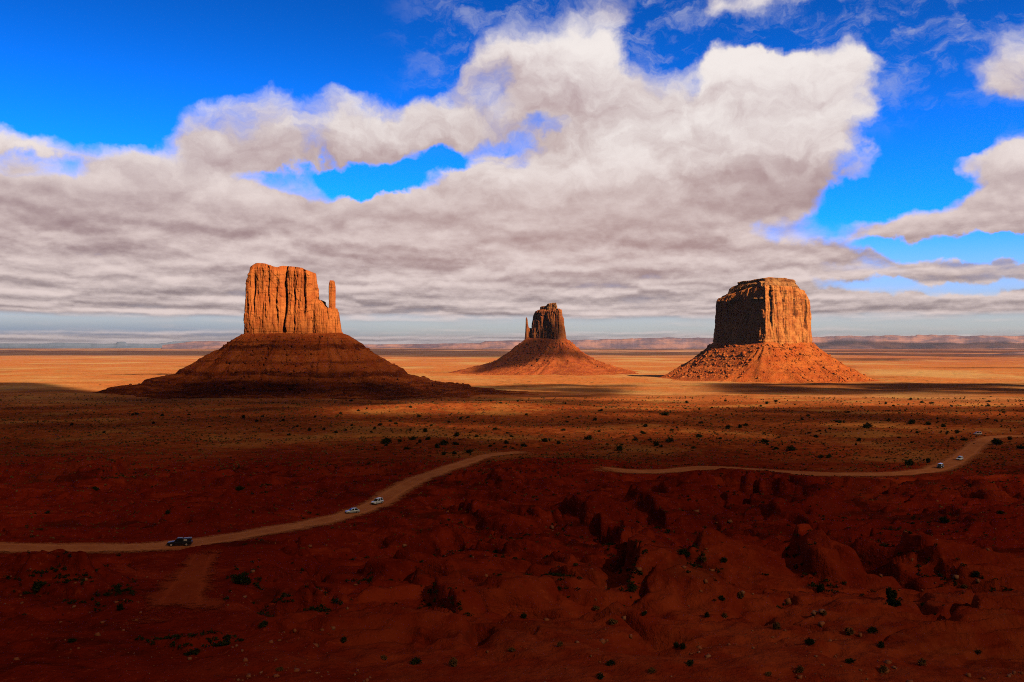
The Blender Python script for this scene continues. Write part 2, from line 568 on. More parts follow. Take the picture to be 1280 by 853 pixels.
def make_ground():
    m, nt, b, _ = new_mat('desert_soil')
    p = obj_co(nt)
    x, y, z = sep(nt, p)
    big = noise(nt, xyz(nt, x * 0.0016, y * 0.0011, 0.0), 1.0, 5.0, 0.6)
    mid = noise(nt, p, 0.011, 6.0, 0.6)
    fine = noise(nt, p, 0.16, 6.0, 0.65)
    grain = noise(nt, p, 1.7, 4.0, 0.7)
    yy = y + (mid - 0.5) * 320.0
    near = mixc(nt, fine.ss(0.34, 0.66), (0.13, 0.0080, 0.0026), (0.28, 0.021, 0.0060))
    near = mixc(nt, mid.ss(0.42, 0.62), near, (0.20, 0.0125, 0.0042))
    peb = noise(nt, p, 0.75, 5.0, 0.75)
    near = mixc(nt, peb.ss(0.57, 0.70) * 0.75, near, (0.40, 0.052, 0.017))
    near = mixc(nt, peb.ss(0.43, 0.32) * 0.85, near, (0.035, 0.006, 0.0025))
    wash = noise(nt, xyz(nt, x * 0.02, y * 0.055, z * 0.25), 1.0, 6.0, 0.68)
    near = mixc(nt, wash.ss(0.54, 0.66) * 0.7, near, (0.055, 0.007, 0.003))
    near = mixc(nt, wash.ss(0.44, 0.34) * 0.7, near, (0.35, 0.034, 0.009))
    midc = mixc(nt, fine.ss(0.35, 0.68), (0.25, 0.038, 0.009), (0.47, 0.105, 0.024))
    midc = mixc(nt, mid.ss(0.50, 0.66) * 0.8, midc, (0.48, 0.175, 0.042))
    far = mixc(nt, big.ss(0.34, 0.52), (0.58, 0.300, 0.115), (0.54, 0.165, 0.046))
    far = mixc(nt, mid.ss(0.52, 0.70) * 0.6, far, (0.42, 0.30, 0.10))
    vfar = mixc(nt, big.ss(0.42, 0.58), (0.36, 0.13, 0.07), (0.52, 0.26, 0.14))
    warm_light = (1.0 - (y + (mid - 0.5) * 90.0).ss(135.0, 215.0)) * (x + (mid - 0.5) * 120.0).ss(-60.0, 40.0)  # warmer light at the near right, painted into the soil colour
    near = mixc(nt, warm_light * 0.65, near, mixc(nt, fine.ss(0.36, 0.64), (0.25, 0.027, 0.0075), (0.38, 0.062, 0.018)))
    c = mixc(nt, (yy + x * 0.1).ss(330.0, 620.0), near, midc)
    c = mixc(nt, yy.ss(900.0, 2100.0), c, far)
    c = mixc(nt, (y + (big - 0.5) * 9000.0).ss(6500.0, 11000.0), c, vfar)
    c = mixc(nt, (noise(nt, xyz(nt, x * 0.05, y * 0.03, 0.0), 1.0, 6.0, 0.7).ss(0.55, 0.66) * 0.55) * y.ss(350.0, 600.0) * (1.0 - y.ss(2000.0, 4000.0)), c, (0.17, 0.045, 0.012))
    redr = (x - y * 0.30).ss(200.0, 900.0) * y.ss(3600.0, 6500.0)
    c = mixc(nt, redr * mid.ss(0.40, 0.56) * 0.85, c, (0.36, 0.105, 0.055))
    dots = noise(nt, xyz(nt, x * 0.055, y * 0.03, 0.0), 1.0, 2.0, 0.5).ss(0.60, 0.70) * y.ss(1500.0, 2300.0) * (1.0 - y.ss(5200.0, 9000.0)) * big.ss(0.36, 0.52)
    c = mixc(nt, dots * 0.75, c, (0.11, 0.055, 0.020))
    strk = noise(nt, xyz(nt, x * 0.0011, y * 0.0042, 3.0), 1.0, 5.0, 0.6).ss(0.54, 0.64) * y.ss(1700.0, 2600.0)
    c = mixc(nt, strk * 0.55, c, (0.27, 0.095, 0.035))
    # sage flats: dark speckle of low plants
    sp = noise(nt, xyz(nt, x, y, 0.0), 0.33, 4.0, 0.65).ss(0.53, 0.62) * noise(nt, p, 0.02, 3.0).ss(0.40, 0.60) * (1.0 - y.ss(2500.0, 6000.0)) * y.ss(350.0, 520.0)
    c = mixc(nt, sp * 0.75, c, (0.085, 0.045, 0.014))
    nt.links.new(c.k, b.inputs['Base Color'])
    set_bump(nt, b, fine * 0.9 + grain * 0.25 + noise(nt, p, 0.5, 4.0, 0.6) * 0.6, 1.1, 0.9)
    return m


def make_rock(name, base, dark, pale, streak=1.0, zs=0.012, hs=0.11, bed=0.25):
    m, nt, b, _ = new_mat(name)
    p = obj_co(nt)
    x, y, z = sep(nt, p)
    w = noise(nt, p, 0.02, 3.0)
    st = noise(nt, xyz(nt, x * hs, y * hs, z * zs), 1.0, 6.0, 0.62)
    st2 = noise(nt, xyz(nt, x * hs * 3.2, y * hs * 3.2, z * zs * 2.0), 1.0, 4.0, 0.6)
    bd = noise(nt, xyz(nt, x * 0.004, y * 0.004, z * 0.28 + w * 1.2), 1.0, 4.0, 0.7)
    bl = noise(nt, p, 0.06, 5.0, 0.6)
    c = mixc(nt, bl.ss(0.35, 0.65), base, pale)
    c = mixc(nt, (st.ss(0.50, 0.70) * streak * 0.85).clamp(), c, dark)
    c = mixc(nt, (st2.ss(0.56, 0.74) * streak * 0.55).clamp(), c, dark)
    c = mixc(nt, bd.ss(0.52, 0.66) * bed, c, dark)
    nt.links.new(c.k, b.inputs['Base Color'])
    set_bump(nt, b, st * 2.2 + st2 * 1.2 + bd * 1.0 + noise(nt, p, 0.45, 4.0, 0.6) * 0.8, 2.2, 0.8)
    return m


def make_talus(name, base, dark, pale, band=0.5, speck=(0.5, 0.3, 0.16), strata=()):
    m, nt, b, _ = new_mat(name)
    p = obj_co(nt)
    x, y, z = sep(nt, p)
    w = noise(nt, p, 0.012, 4.0)
    bd = noise(nt, xyz(nt, x * 0.003, y * 0.003, z * 0.16 + w * 1.6), 1.0, 5.0, 0.7)
    cl = noise(nt, p, 0.035, 6.0, 0.62)
    fi = noise(nt, p, 0.30, 5.0, 0.65)
    c = mixc(nt, cl.ss(0.36, 0.64), base, pale)
    c = mixc(nt, bd.ss(0.50, 0.64) * band, c, dark)
    for (zc, hw, wt) in strata:                      # dark beds that crop out all round the slope
        f = 1.0 - ((z - zc) + (w - 0.5) * 22.0 + (cl - 0.5) * 16.0).ab().ss(hw * 0.5, hw * 1.5)
        c = mixc(nt, f * (0.2 + fi) * (0.35 + cl.ss(0.35, 0.6)) * wt, c, dark)
    c = mixc(nt, fi.ss(0.54, 0.70) * 0.7, c, dark)
    c = mixc(nt, noise(nt, p, 0.55, 2.0, 0.5).ss(0.66, 0.72) * 0.7, c, speck)
    nt.links.new(c.k, b.inputs['Base Color'])
    set_bump(nt, b, cl * 3.0 + fi * 1.6 + bd * 1.2, 2.6, 0.9)
    return m


M_GROUND = make_ground()
M_CLIFF_W = make_rock('butte_sandstone_orange', (0.44, 0.105, 0.027), (0.20, 0.042, 0.013), (0.54, 0.155, 0.040))
M_CLIFF_M = make_rock('butte_sandstone_pale', (0.45, 0.125, 0.034), (0.21, 0.050, 0.017), (0.60, 0.22, 0.064))
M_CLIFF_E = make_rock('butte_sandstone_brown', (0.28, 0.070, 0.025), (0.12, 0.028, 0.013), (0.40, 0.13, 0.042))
M_TAL_W = make_talus('talus_red_shale', (0.30, 0.050, 0.011), (0.085, 0.012, 0.0045), (0.39, 0.085, 0.020), 0.55, strata=((99, 3.5, 1.0), (75, 2.0, 0.6), (54, 4.0, 1.0), (37, 3.0, 1.0), (30, 1.5, 0.8), (24, 1.5, 0.9), (19, 1.5, 0.9), (14, 1.5, 0.9)))
M_TAL_M = make_talus('talus_orange_scree', (0.42, 0.080, 0.017), (0.17, 0.030, 0.009), (0.50, 0.125, 0.028), 0.35)
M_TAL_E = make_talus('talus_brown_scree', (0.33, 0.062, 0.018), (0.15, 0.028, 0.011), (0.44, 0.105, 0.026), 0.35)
M_CAP = make_rock('dark_caprock', (0.30, 0.10, 0.035), (0.11, 0.035, 0.014), (0.46, 0.20, 0.075), 0.6, 0.2, 0.12, 0.7)


def make_dust(name, a, bcol, edge=1.2):
    m, nt, b, out = new_mat(name)
    p = obj_co(nt)
    n1 = noise(nt, p, 0.12, 5.0, 0.6); n2 = noise(nt, p, 0.9, 4.0, 0.65)
    at_ = nt.nodes.new('ShaderNodeAttribute'); at_.attribute_name = 'across'
    ac = S(nt, at_.outputs['Fac'])
    ruts = ((ac.ab() - 0.42).ab() * -9.0 + 1.0).clamp()
    c = mixc(nt, n1.ss(0.3, 0.7), a, bcol)
    c = mixc(nt, n2.ss(0.50, 0.75) * 0.45, c, tuple(v * 0.55 for v in a))
    c = mixc(nt, ruts * 0.35, c, tuple(min(1, v * 1.35) for v in bcol))
    nt.links.new(c.k, b.inputs['Base Color'])
    tr = nt.nodes.new('ShaderNodeBsdfTransparent'); mx = nt.nodes.new('ShaderNodeMixShader')
    ae = nt.nodes.new('ShaderNodeAttribute'); ae.attribute_name = 'ending'
    f = (1.0 - (ac.ab().mx(S(nt, ae.outputs['Fac'])) + (n1 - 0.5) * edge + (n2 - 0.5) * 0.7).ss(0.42, 0.98))
    nt.links.new(f.k, mx.inputs[0]); nt.links.new(tr.outputs[0], mx.inputs[1]); nt.links.new(b.outputs[0], mx.inputs[2])
    nt.links.new(mx.outputs[0], out.inputs[0])
    set_bump(nt, b, n2, 0.25, 0.6)
    return m


M_ROAD = make_dust('pale_road_dust', (0.44, 0.120, 0.040), (0.55, 0.180, 0.062))
M_SPUR = make_dust('red_track_dust', (0.28, 0.034, 0.0095), (0.36, 0.056, 0.015), 2.2)


def make_leaf(name, a, bcol):
    m, nt, b, _ = new_mat(name)
    p = obj_co(nt)
    oi = nt.nodes.new('ShaderNodeObjectInfo')
    n = noise(nt, p, 1.4, 3.0)
    c = mixc(nt, n.ss(0.35, 0.65), a, bcol)
    c = mixc(nt, S(nt, oi.outputs['Random']) * 0.5, c, tuple(0.5 * v for v in a))
    nt.links.new(c.k, b.inputs['Base Color'])
    return m


M_JUN = make_leaf('juniper_foliage', (0.022, 0.026, 0.010), (0.045, 0.046, 0.016))
M_SAGE = make_leaf('sage_foliage', (0.12, 0.062, 0.020), (0.24, 0.13, 0.042))
M_SCRUB = make_leaf('dark_scrub_foliage', (0.050, 0.030, 0.012), (0.090, 0.052, 0.018))
M_DRY = make_leaf('dry_bush_stems', (0.15, 0.065, 0.024), (0.23, 0.105, 0.038))
M_BARK = plain('juniper_bark', (0.09, 0.045, 0.025), 0.95, 0.05, scale=9)
M_STONE = plain('red_sandstone_block', (0.30, 0.085, 0.034), 0.95, 0.05, var=0.35, scale=1.2)
M_STONE_P = plain('pale_sandstone_block', (0.30, 0.11, 0.055), 0.95, 0.05, var=0.25, scale=1.2)

# ------------------------------------------------------------------ ground sheet
rr = [0.0, 1.5, 3.0]
r = 3.0
while r < 60000:
    k = 0.12 if r < 60 else 0.03 if r < 100 else 0.0034 if r < 430 else 0.0048 if r < 650 else 0.0085 if r < 3200 else 0.02 if r < 9000 else 0.035
    r *= 1 + k
    rr.append(r)
rr = np.array(rr)
th = np.concatenate([np.arange(-34, 34, 0.085), np.arange(34, 326, 2.0)])
th = np.radians(th)
RRm, THm = np.meshgrid(rr, th, indexing='ij')
gx = RRm * np.sin(THm); gy = RRm * np.cos(THm)
gz = Hgt(gx, gy)
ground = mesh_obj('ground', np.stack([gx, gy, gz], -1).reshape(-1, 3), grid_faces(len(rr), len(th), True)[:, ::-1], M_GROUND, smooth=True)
kind(ground, 'structure', 'red desert ground running out to a flat plain and far horizon')


def strip(name, q, zq, half, mat, lift=0.0, taper=None, endp=14):
    n = len(q)
    t = np.gradient(q, axis=0); t /= np.hypot(t[:, 0], t[:, 1])[:, None]
    nn = np.c_[-t[:, 1], t[:, 0]]
    acr = np.array([-1.0, -0.75, -0.5, -0.25, 0, 0.25, 0.5, 0.75, 1.0])
    hw = np.full(n, half) if taper is None else half * np.interp(np.linspace(0, 1, n), *taper)
    v = []; a_ = []
    for c in acr:
        xy = q + nn * (hw * c)[:, None] * 1.45
        if callable(zq):
            z = zq(xy[:, 0], xy[:, 1])
        else:
            z = zq - 0.10 * abs(c) ** 3
        v.append(np.c_[xy, z + lift]); a_.append(np.full(n, c))
    v = np.stack(v, 1).reshape(-1, 3); a_ = np.stack(a_, 1).ravel()
    return mesh_obj(name, v, grid_faces(n, len(acr)), mat, smooth=True, attrs={'across': a_, 'ending': np.repeat(np.abs(np.linspace(-1, 1, n)) ** endp, len(acr))})


for (q, zq, half), lb in zip(ROADS, ('pale dirt road crossing the left half and ending at a bend', 'dirt road curving along the right half towards the plain')):
    kind(strip('dirt_road', q, zq, half * (1 + 0.22 * fbm2(q[:, 0] / 30, q[:, 1] / 30, 3, 95)), M_ROAD, 0.0), 'structure', lb)
q, zq, half = ROADS[2]
kind(strip('dirt_track', q, zq, half, M_SPUR, -0.03, ([0, 0.3, 0.7, 1], [0.7, 0.9, 1.4, 1.7]), 1.4), 'structure', 'short sandy track fanning downhill from the road')


# ------------------------------------------------------------------ unseen clouds added up-sun, shaped to cast the ground shade
def shade_cloud(name, xs, ys, Tf, alt, thick, label):
    X, Y = np.meshgrid(xs, ys, indexing='ij')
    T = np.clip(Tf(X, Y), 0, 1)
    d = 1 - T
    zg = CAMZ + P(Y)
    L = (alt - zg) / SDIR[2]
    n = fbm2(X / 700, Y / 700, 4, 91)
    v = []
    for sgn in (0, 1):
        th_ = thick * (0.15 + d) * (0.7 + 0.5 * n) * (1.0 if sgn else -0.35)
        LL = L + th_ / SDIR[2]
        v.append(np.stack([X + SDIR[0] * LL, Y + SDIR[1] * LL, zg + SDIR[2] * LL], -1).reshape(-1, 3))
    f = grid_faces(len(xs), len(ys))
    keep = d.ravel()[f].max(1) > 0.015
    f = f[keep]
    N = X.size
    v = np.concatenate(v); f = np.concatenate([f, f[:, ::-1] + N])
    used = np.unique(f); mp = np.full(len(v), -1); mp[used] = np.arange(len(used))
    op = 1 - np.sqrt(T.ravel()); op = np.concatenate([op, op])
    o = mesh_obj(name, v[used], mp[f], M_CLOUD, smooth=True, attrs={'shade_opacity': op[used]})
    kind(o, 'stuff', label)
    return o


M_CLOUD, _nt, _b, _out = new_mat('shade_cloud_vapour')
_b.inputs['Base Color'].default_value = (0.8, 0.8, 0.8, 1)
_a = _nt.nodes.new('ShaderNodeAttribute'); _a.attribute_name = 'shade_opacity'
_tr = _nt.nodes.new('ShaderNodeBsdfTransparent'); _mx = _nt.nodes.new('ShaderNodeMixShader')
_nt.links.new(_a.outputs['Fac'], _mx.inputs[0]); _nt.links.new(_tr.outputs[0], _mx.inputs[1]); _nt.links.new(_b.outputs[0], _mx.inputs[2])
_nt.links.new(_mx.outputs[0], _out.inputs[0])


def T_near(x, y):
    yc = np.maximum(y, 60)
    u = x / yc
    n = fbm2(x / 300, y / 230, 4, 71)
    n2 = fbm2(x / 120, y / 90, 3, 75)
    yy = yc * (1 + 0.09 * n)
    t = 0.095 + 0.06 * n2 + 0 * x
    t = t + (0.05 + 0.10 * n2) * ss(400, 560, yy + 150 * ss(0.2, 0.5, u)) * ss(-0.38, -0.05, u)
    t = t + 0.02 * ss(520, 800, yy)
    pat = fbm2(x / 210 + 3, y / 120, 4, 77)
    t = t + 0.60 * ss(0.14, 0.46, pat) * ss(520, 700, yy) * ss(-0.22, -0.02, u)
    t = t - 0.09 * ss(-0.05, -0.35, pat) * ss(480, 700, yy)
    t = t + 0.75 * np.exp(-((yc - 955 - 120 * (u + 0.1) - 60 * n) / 75) ** 2) * ss(-0.24, -0.13, u) * (1 - ss(0.0, 0.1, u))
    top_ = 1620 + 800 * (1 - ss(0.20, 0.25, u)) * ss(0.11, 0.16, u)
    t = t + (0.72 + 0.5 * pat) * ss(0.06, 0.17, u) * ss(930, 1200, yc * (1 + 0.16 * n)) * (1 - ss(-80, 80, yc - top_ - 60 * n))
    t = t - 0.2 * ss(0.24, 0.30, u) * ss(1750, 1900, yc)
    t = t + 0.20 * ss(-0.5, -0.40, u) * (1 - ss(-0.12, -0.05, u)) * ss(1480, 1700, yc) - 0.06 * ss(-0.5, -0.40, u) * (1 - ss(-0.12, -0.05, u)) * ss(1150, 1300, yc)
    edge = np.interp(u, [-0.7, -0.54, -0.47, -0.25, -0.12, 0.0, 0.15, 0.235, 0.35, 0.8],
                     [2420, 2330, 1790, 1745, 1960, 2150, 2200, 2260, 2300, 2330])
    lit_ = ss(-45, 45, yc - edge - (40 + 90 * ss(-0.1, 0.05, u)) * n)
    t = np.maximum(t, lit_)
    e_ = np.exp(-(((x + 48 - 14 * n2) / 118) ** 4 + ((y - 3335 - 30 * n) / 165) ** 4))
    e2 = np.exp(-(((x - 135) / 92) ** 4 + ((y - 3280) / 52) ** 4))
    t = t * (1 - 0.8 * ss(0.25, 0.75, e2))
    t = t * (1 - 0.88 * ss(0.25, 0.75, e_))
    s2 = ss(0.6, 0.9, np.exp(-(((y - 3150 - 500 * (u + 0.4)) / 120) ** 2 + ((u + 0.38) / 0.10) ** 4)) + 0.15 * n)
    t = t * (1 - 0.85 * s2)
    return np.clip(t, 0, 1)


def T_far(x, y):
    u = x / np.maximum(y, 100)
    n = fbm2(x / 1500, y / 1500, 4, 81)
    n2 = fbm2(x / 5000, y / 2600, 4, 83)
    sh = 0 * x
    s1 = ss(0.6, 0.9, np.exp(-(((y - 4350) / 420) ** 2 + ((u + 0.29) / 0.10) ** 4)) + 0.15 * n)
    s2 = ss(0.55, 0.9, np.exp(-(((y - 3150 - 500 * (u + 0.4)) / 120) ** 2 + ((u + 0.38) / 0.10) ** 4)) + 0.15 * n)
    s3 = ss(8000, 9500, y + 900 * n) * (1 - ss(15000, 17000, y)) * (1 - ss(-0.12, 0.0, u + 0.05 * n))
    s3 = np.maximum(s3, ss(7000, 8200, y + 900 * n) * (1 - ss(15000, 18000, y)) * ss(-0.14, -0.10, u) * (1 - ss(-0.02, 0.03, u)))
    s4 = ss(-0.10, 0.08, n2 + 0.3 * n) * ss(6500, 9000, y)
    s5 = ss(0.55, 0.9, np.exp(-(((y - 4300) / 260) ** 2 + ((u - 0.33) / 0.07) ** 4)) + 0.2 * n)
    s6 = ss(0.6, 0.9, np.exp(-(((y - 4020) / 90) ** 2 + ((u - 0.60) / 0.18) ** 4)) + 0.1 * n)
    s9 = ss(0.0, 0.25, n + 0.5 * n2) * ss(0.30, 0.42, u) * ss(5200, 6200, y)
    sh = np.maximum(sh, 0.8 * s9)
    s7 = ss(0.6, 0.9, np.exp(-(((y - 9000) / 900) ** 2 + ((u - 0.5) / 0.12) ** 4)))
    s8 = 0 * x
    for s_ in (s1 * 0.85, s2 * 0.9, s3 * 0.85, s4 * 0.8, s5 * 0.8, s6 * 0.8, s7 * 0.8, s8): sh = np.maximum(sh, s_)
    return 1 - sh * 0.95 * ss(3700, 3900, y)


shade_cloud('cloud', np.arange(-2600, 2601, 30.0), np.arange(-300, 3661, 30.0), T_near, 3600.0, 350.0, 'unseen cloud bank up-sun, shaped to shade the near desert')
shade_cloud('cloud', np.arange(-14000, 14001, 160.0), np.arange(3640, 24001, 130.0), T_far, 7500.0, 500.0, 'unseen high clouds, shaped to shade strips of the far plain')


# ------------------------------------------------------------------ buttes
def resample(poly, n, soft=6):
    p = np.array(poly, float)
    if np.sum(p[:, 0] * np.roll(p[:, 1], -1) - np.roll(p[:, 0], -1) * p[:, 1]) < 0: p = p[::-1]
    q = np.vstack([p, p[:1]])
    d = np.r_[0, np.cumsum(np.hypot(*np.diff(q, axis=0).T))]
    t = np.linspace(0, d[-1], n, endpoint=False)
    r_ = np.c_[np.interp(t, d, q[:, 0]), np.interp(t, d, q[:, 1])]
    for _ in range(soft):
        r_ = 0.25 * np.roll(r_, 1, 0) + 0.5 * r_ + 0.25 * np.roll(r_, -1, 0)
    return r_


def normals2(p):
    t = np.roll(p, -1, 0) - np.roll(p, 1, 0)
    t /= np.hypot(t[:, 0], t[:, 1])[:, None]
    return np.c_[t[:, 1], -t[:, 0]]                     # outward for a counter-clockwise outline


def cliff(name, parent, poly, zb, top, mat, ns=640, nt=130, nc=24, amp=1.0, batter=4.0, seed=0, soft=6, grooves=(), rnd=5.0, topn=1.5, fine=1.0):
    p = resample(poly, ns, soft)
    n = normals2(p)
    zt = top(p[:, 0], p[:, 1])
    t = np.linspace(0, 1, nt) ** 0.95
    Z = zb + (zt - zb)[None, :] * t[:, None]
    X = np.broadcast_to(p[:, 0], Z.shape); Y = np.broadcast_to(p[:, 1], Z.shape)
    T = np.broadcast_to(t[:, None], Z.shape)
    wob = pn3(X / 40, Y / 40, Z / 60, seed + 9) * 6
    jm = 0.25 + 0.75 * ss(-0.25, 0.3, pn3(X / 55, Y / 55, Z / 80, seed + 12))
    c1 = rid(pn3((X + wob) / 34, (Y + wob) / 34, Z / 260, seed)) ** 5 * jm
    c2 = rid(pn3((X + wob) / 12, (Y + wob) / 12, Z / 110, seed + 1)) ** 4 * (1.15 - jm)
    c3 = rid(pn3(X / 4.2, Y / 4.2, Z / 60, seed + 2)) ** 3
    bulge = pn3(X / 24, Y / 24, Z / 90, seed + 3)
    slab = np.round(pn3(X / 9, Y / 9, Z / 45, seed + 4) * 2.2) / 2.2 + 1.1 * np.round(pn3(X / 20 + 3, Y / 20, Z / 42, seed + 14) * 2.0) / 2.0
    blk = pn3(X / 7, Y / 7, Z / 6, seed + 5)
    led = pn2(Z / 5.0, Z * 0 + seed, 5) * ss(0.78, 0.95, T) + pn2(Z / 3.4, Z * 0 + seed + 4, 7) * (1 - ss(0.05, 0.2, T))
    D = -5.5 * (0.35 + 0.65 * fine) * c1 - 2.8 * fine * c2 - 0.9 * fine * c3 + 4.0 * bulge + 2.4 * slab + 0.8 * blk + 1.5 * led
    for (gxp, wd, dep, t0, t1) in grooves:
        front = ss(0.0, -0.4, np.broadcast_to(n[:, 1], Z.shape))
        lean = gxp + 2.0 * pn2(Z / 30, Z * 0 + gxp, 3)
        D = D - dep * np.exp(-((X - lean) / wd) ** 2) * ss(t0 - 0.06, t0 + 0.06, T) * (1 - ss(t1 - 0.06, t1 + 0.06, T)) * front
    D = D * amp - batter * T + batter * 0.8 * (1 - T) ** 3
    D = D - rnd * ss(0.90, 1.0, T) ** 2
    XX = X + n[None, :, 0] * D; YY = Y + n[None, :, 1] * D
    rows = [np.stack([XX, YY, Z], -1)]
    ctr = p.mean(0)
    rx, ry = XX[-1], YY[-1]
    for j in range(1, nc + 1):
        f = j / nc
        cx_ = rx * (1 - f) + ctr[0] * f; cy_ = ry * (1 - f) + ctr[1] * f
        z_ = top(cx_, cy_) + topn * pn2(cx_ / 9, cy_ / 9, seed + 6) * min(1, 3 * f)
        rows.append(np.stack([cx_, cy_, z_], -1)[None])
    v = np.concatenate(rows, 0)
    return mesh_obj(name, v.reshape(-1, 3), grid_faces(v.shape[0], ns, True), mat, parent, smooth=False)


def talus(name, parent, poly, prof, mat, ns=520, nr=150, seed=0, wide=None, terr=0.0, step=6.0, gully=1.0, inner=-14, soft=30):
    p = resample(poly, ns, soft)
    n = normals2(p)
    for _ in range(40): n = 0.25 * np.roll(n, 1, 0) + 0.5 * n + 0.25 * np.roll(n, -1, 0)
    n /= np.hypot(n[:, 0], n[:, 1])[:, None]
    po = np.array([q[0] for q in prof], float); pz = np.array([q[1] for q in prof], float)
    off = np.linspace(0, 1, nr)
    off = po[0] + (po[-1] - po[0]) * off ** 1.15
    kx = np.ones(ns) if wide is None else wide(n)
    ang = np.arctan2(n[:, 1], n[:, 0])
    sp = 1 + 0.16 * pn2(np.cos(ang) * 2.2 + seed, np.sin(ang) * 2.2, seed) + 0.07 * pn2(np.cos(ang) * 7 + seed, np.sin(ang) * 7, seed + 3)
    O, K = np.meshgrid(off, kx * sp, indexing='ij')
    X = p[None, :, 0] + n[None, :, 0] * np.where(O > 0, O * K, O)
    Y = p[None, :, 1] + n[None, :, 1] * np.where(O > 0, O * K, O)
    Z = np.interp(O, po, pz)
    m = ss(0, 30, O)
    ax = np.broadcast_to(np.cos(ang), O.shape); ay = np.broadcast_to(np.sin(ang), O.shape)
    rad = rid(pn3(ax * 9, ay * 9, O / 160, seed + 20)) ** 2
    rad2 = rid(pn3(ax * 24, ay * 24, O / 90, seed + 21)) ** 2
    fade = 1 - ss(po[-1] * 0.7, po[-1], O)
    Z = Z + gully * m * fade * (-4.5 * rad - 2.2 * rad2 + 1.6) + 1.6 * m * fb3(X / 22, Y / 22, Z / 40, seed + 22) + 0.8 * fb3(X / 6, Y / 6, Z / 8, seed + 25)
    if terr > 0:
        zz = Z + 1.5 * pn2(X / 60, Y / 60, seed + 30)
        f = zz / step; fl = np.floor(f)
        tz = (fl + ss(0.55, 0.95, f - fl)) * step
        w = terr * ss(10, 40, O) * (0.55 + 0.45 * pn2(X / 90, Y / 90, seed + 31))
        Z = Z + w * (tz - zz)
    v = np.stack([X, Y, Z], -1)
    return mesh_obj(name, v.reshape(-1, 3), grid_faces(nr, ns, True)[:, ::-1], mat, parent, smooth=False), (X, Y, Z, O)


def fb3(x, y, z, seed):
    return pn3(x, y, z, seed) + 0.5 * pn3(x * 2.1, y * 2.1, z * 2.1, seed + 1)


ICO = None


def rock_shapes(n, rng):
    """unit blocky stones: jittered cube corners with cut edges"""
    out = []
    for _ in range(n):
        a = np.array([[sx, sy, sz] for sx in (-1, 1) for sy in (-1, 1) for sz in (-1, 1)], float)
        a += rng.uniform(-0.38, 0.38, a.shape)
        a[:, 2] *= rng.uniform(0.5, 0.95)
        a[a[:, 2] > 0, :2] *= rng.uniform(0.55, 0.9)
        out.append(a * 0.5)
    return out


CUBE_F = np.array([[0, 1, 3, 2], [4, 6, 7, 5], [0, 4, 5, 1], [2, 3, 7, 6], [0, 2, 6, 4], [1, 5, 7, 3]])


def rocks_mesh(name, pos, size, mat, parent=None, seed=3):
    rng = np.random.default_rng(seed)
    base = np.array(rock_shapes(24, rng))
    k = rng.integers(0, 24, len(pos)); a = rng.uniform(0, 6.28, len(pos))
    v = base[k] * np.asarray(size)[:, None, None] * rng.uniform(0.75, 1.35, (len(pos), 1, 3))
    c, s = np.cos(a)[:, None], np.sin(a)[:, None]
    vx = v[..., 0] * c - v[..., 1] * s; vy = v[..., 0] * s + v[..., 1] * c
    v = np.stack([vx, vy, v[..., 2]], -1) + np.asarray(pos)[:, None, :]
    f = CUBE_F[None] + (np.arange(len(pos)) * 8)[:, None, None]
    return mesh_obj(name, v.reshape(-1, 3), f.reshape(-1, 4), mat, parent)


def scree(parent, G, n, smin, smax, mat, seed, omin=5, omax=200):
    X, Y, Z, O = G
    rng = np.random.default_rng(seed)
    w = ((O > omin) & (O < omax)).ravel()
    idx = np.flatnonzero(w)
    pk = rng.choice(idx, n)
    pos = np.c_[X.ravel()[pk], Y.ravel()[pk], Z.ravel()[pk]] + rng.uniform(-1.5, 1.5, (n, 3)) * [1, 1, 0.1]
    size = smin + (smax - smin) * rng.random(n) ** 7
    return kind(rocks_mesh('boulder_scree', pos, size, mat, parent, seed), 'stuff')


def prof_fn(pts, dist, px0):
    """ridge line (photo column, row) at a distance -> height over local x"""
    xs = np.array([(a - px0) / F * dist for a, b in pts]); zs = np.array([CAMZ + (430 - b) / F * dist for a, b in pts])
    return lambda x, y: np.interp(x, xs, zs)


# --- West butte with its thumb
DW, PXW = 1655.0, 362.0
bw = empty('sandstone_butte', ((PXW - 640) / F * DW, DW, 0))
tag(bw, 'tall orange butte with a slim detached thumb spire, on the left', 'butte')
kx = DW / F
L = lambda px: (px - PXW) * kx
topW = prof_fn([(300, 352), (309, 349), (310, 345), (312, 337), (315, 334), (318, 331.5), (323, 328.5), (332, 329), (339, 331), (341, 333.5), (352, 334), (356, 332), (366, 333),
                (378, 334.5), (388, 338), (393, 340), (395, 344), (397, 352), (402, 376)], DW - 25, PXW)
polyW = [(L(309), 5), (L(311), -22), (L(318), -30), (L(340), -34), (L(356), -27), (L(361), -30), (L(380), -36), (L(394), -30), (L(399), -8), (L(398), 18), (L(380), 34), (L(345), 40), (L(318), 34)]
cliff('cliff', bw, polyW, 8.0 + CAMZ, topW, M_CLIFF_W, seed=100, fine=0.45, batter=3.0, soft=5,
      grooves=((L(359), 3.2, 13, 0.05, 1.1), (L(341.5), 2.2, 5, 0.45, 1.1), (L(386), 2.0, 6, 0.35, 1.1), (L(322), 2.5, 4, 0.3, 0.9), (L(351), 2.0, 5, 0.2, 0.8), (L(372), 1.8, 4, 0.0, 0.7)))
topS = prof_fn([(388, 374), (395, 375), (399, 374), (403, 376), (406, 380), (409, 383.5), (413, 385), (421, 385), (424, 390), (426, 402), (428, 412), (433, 424)], DW - 25, PXW)
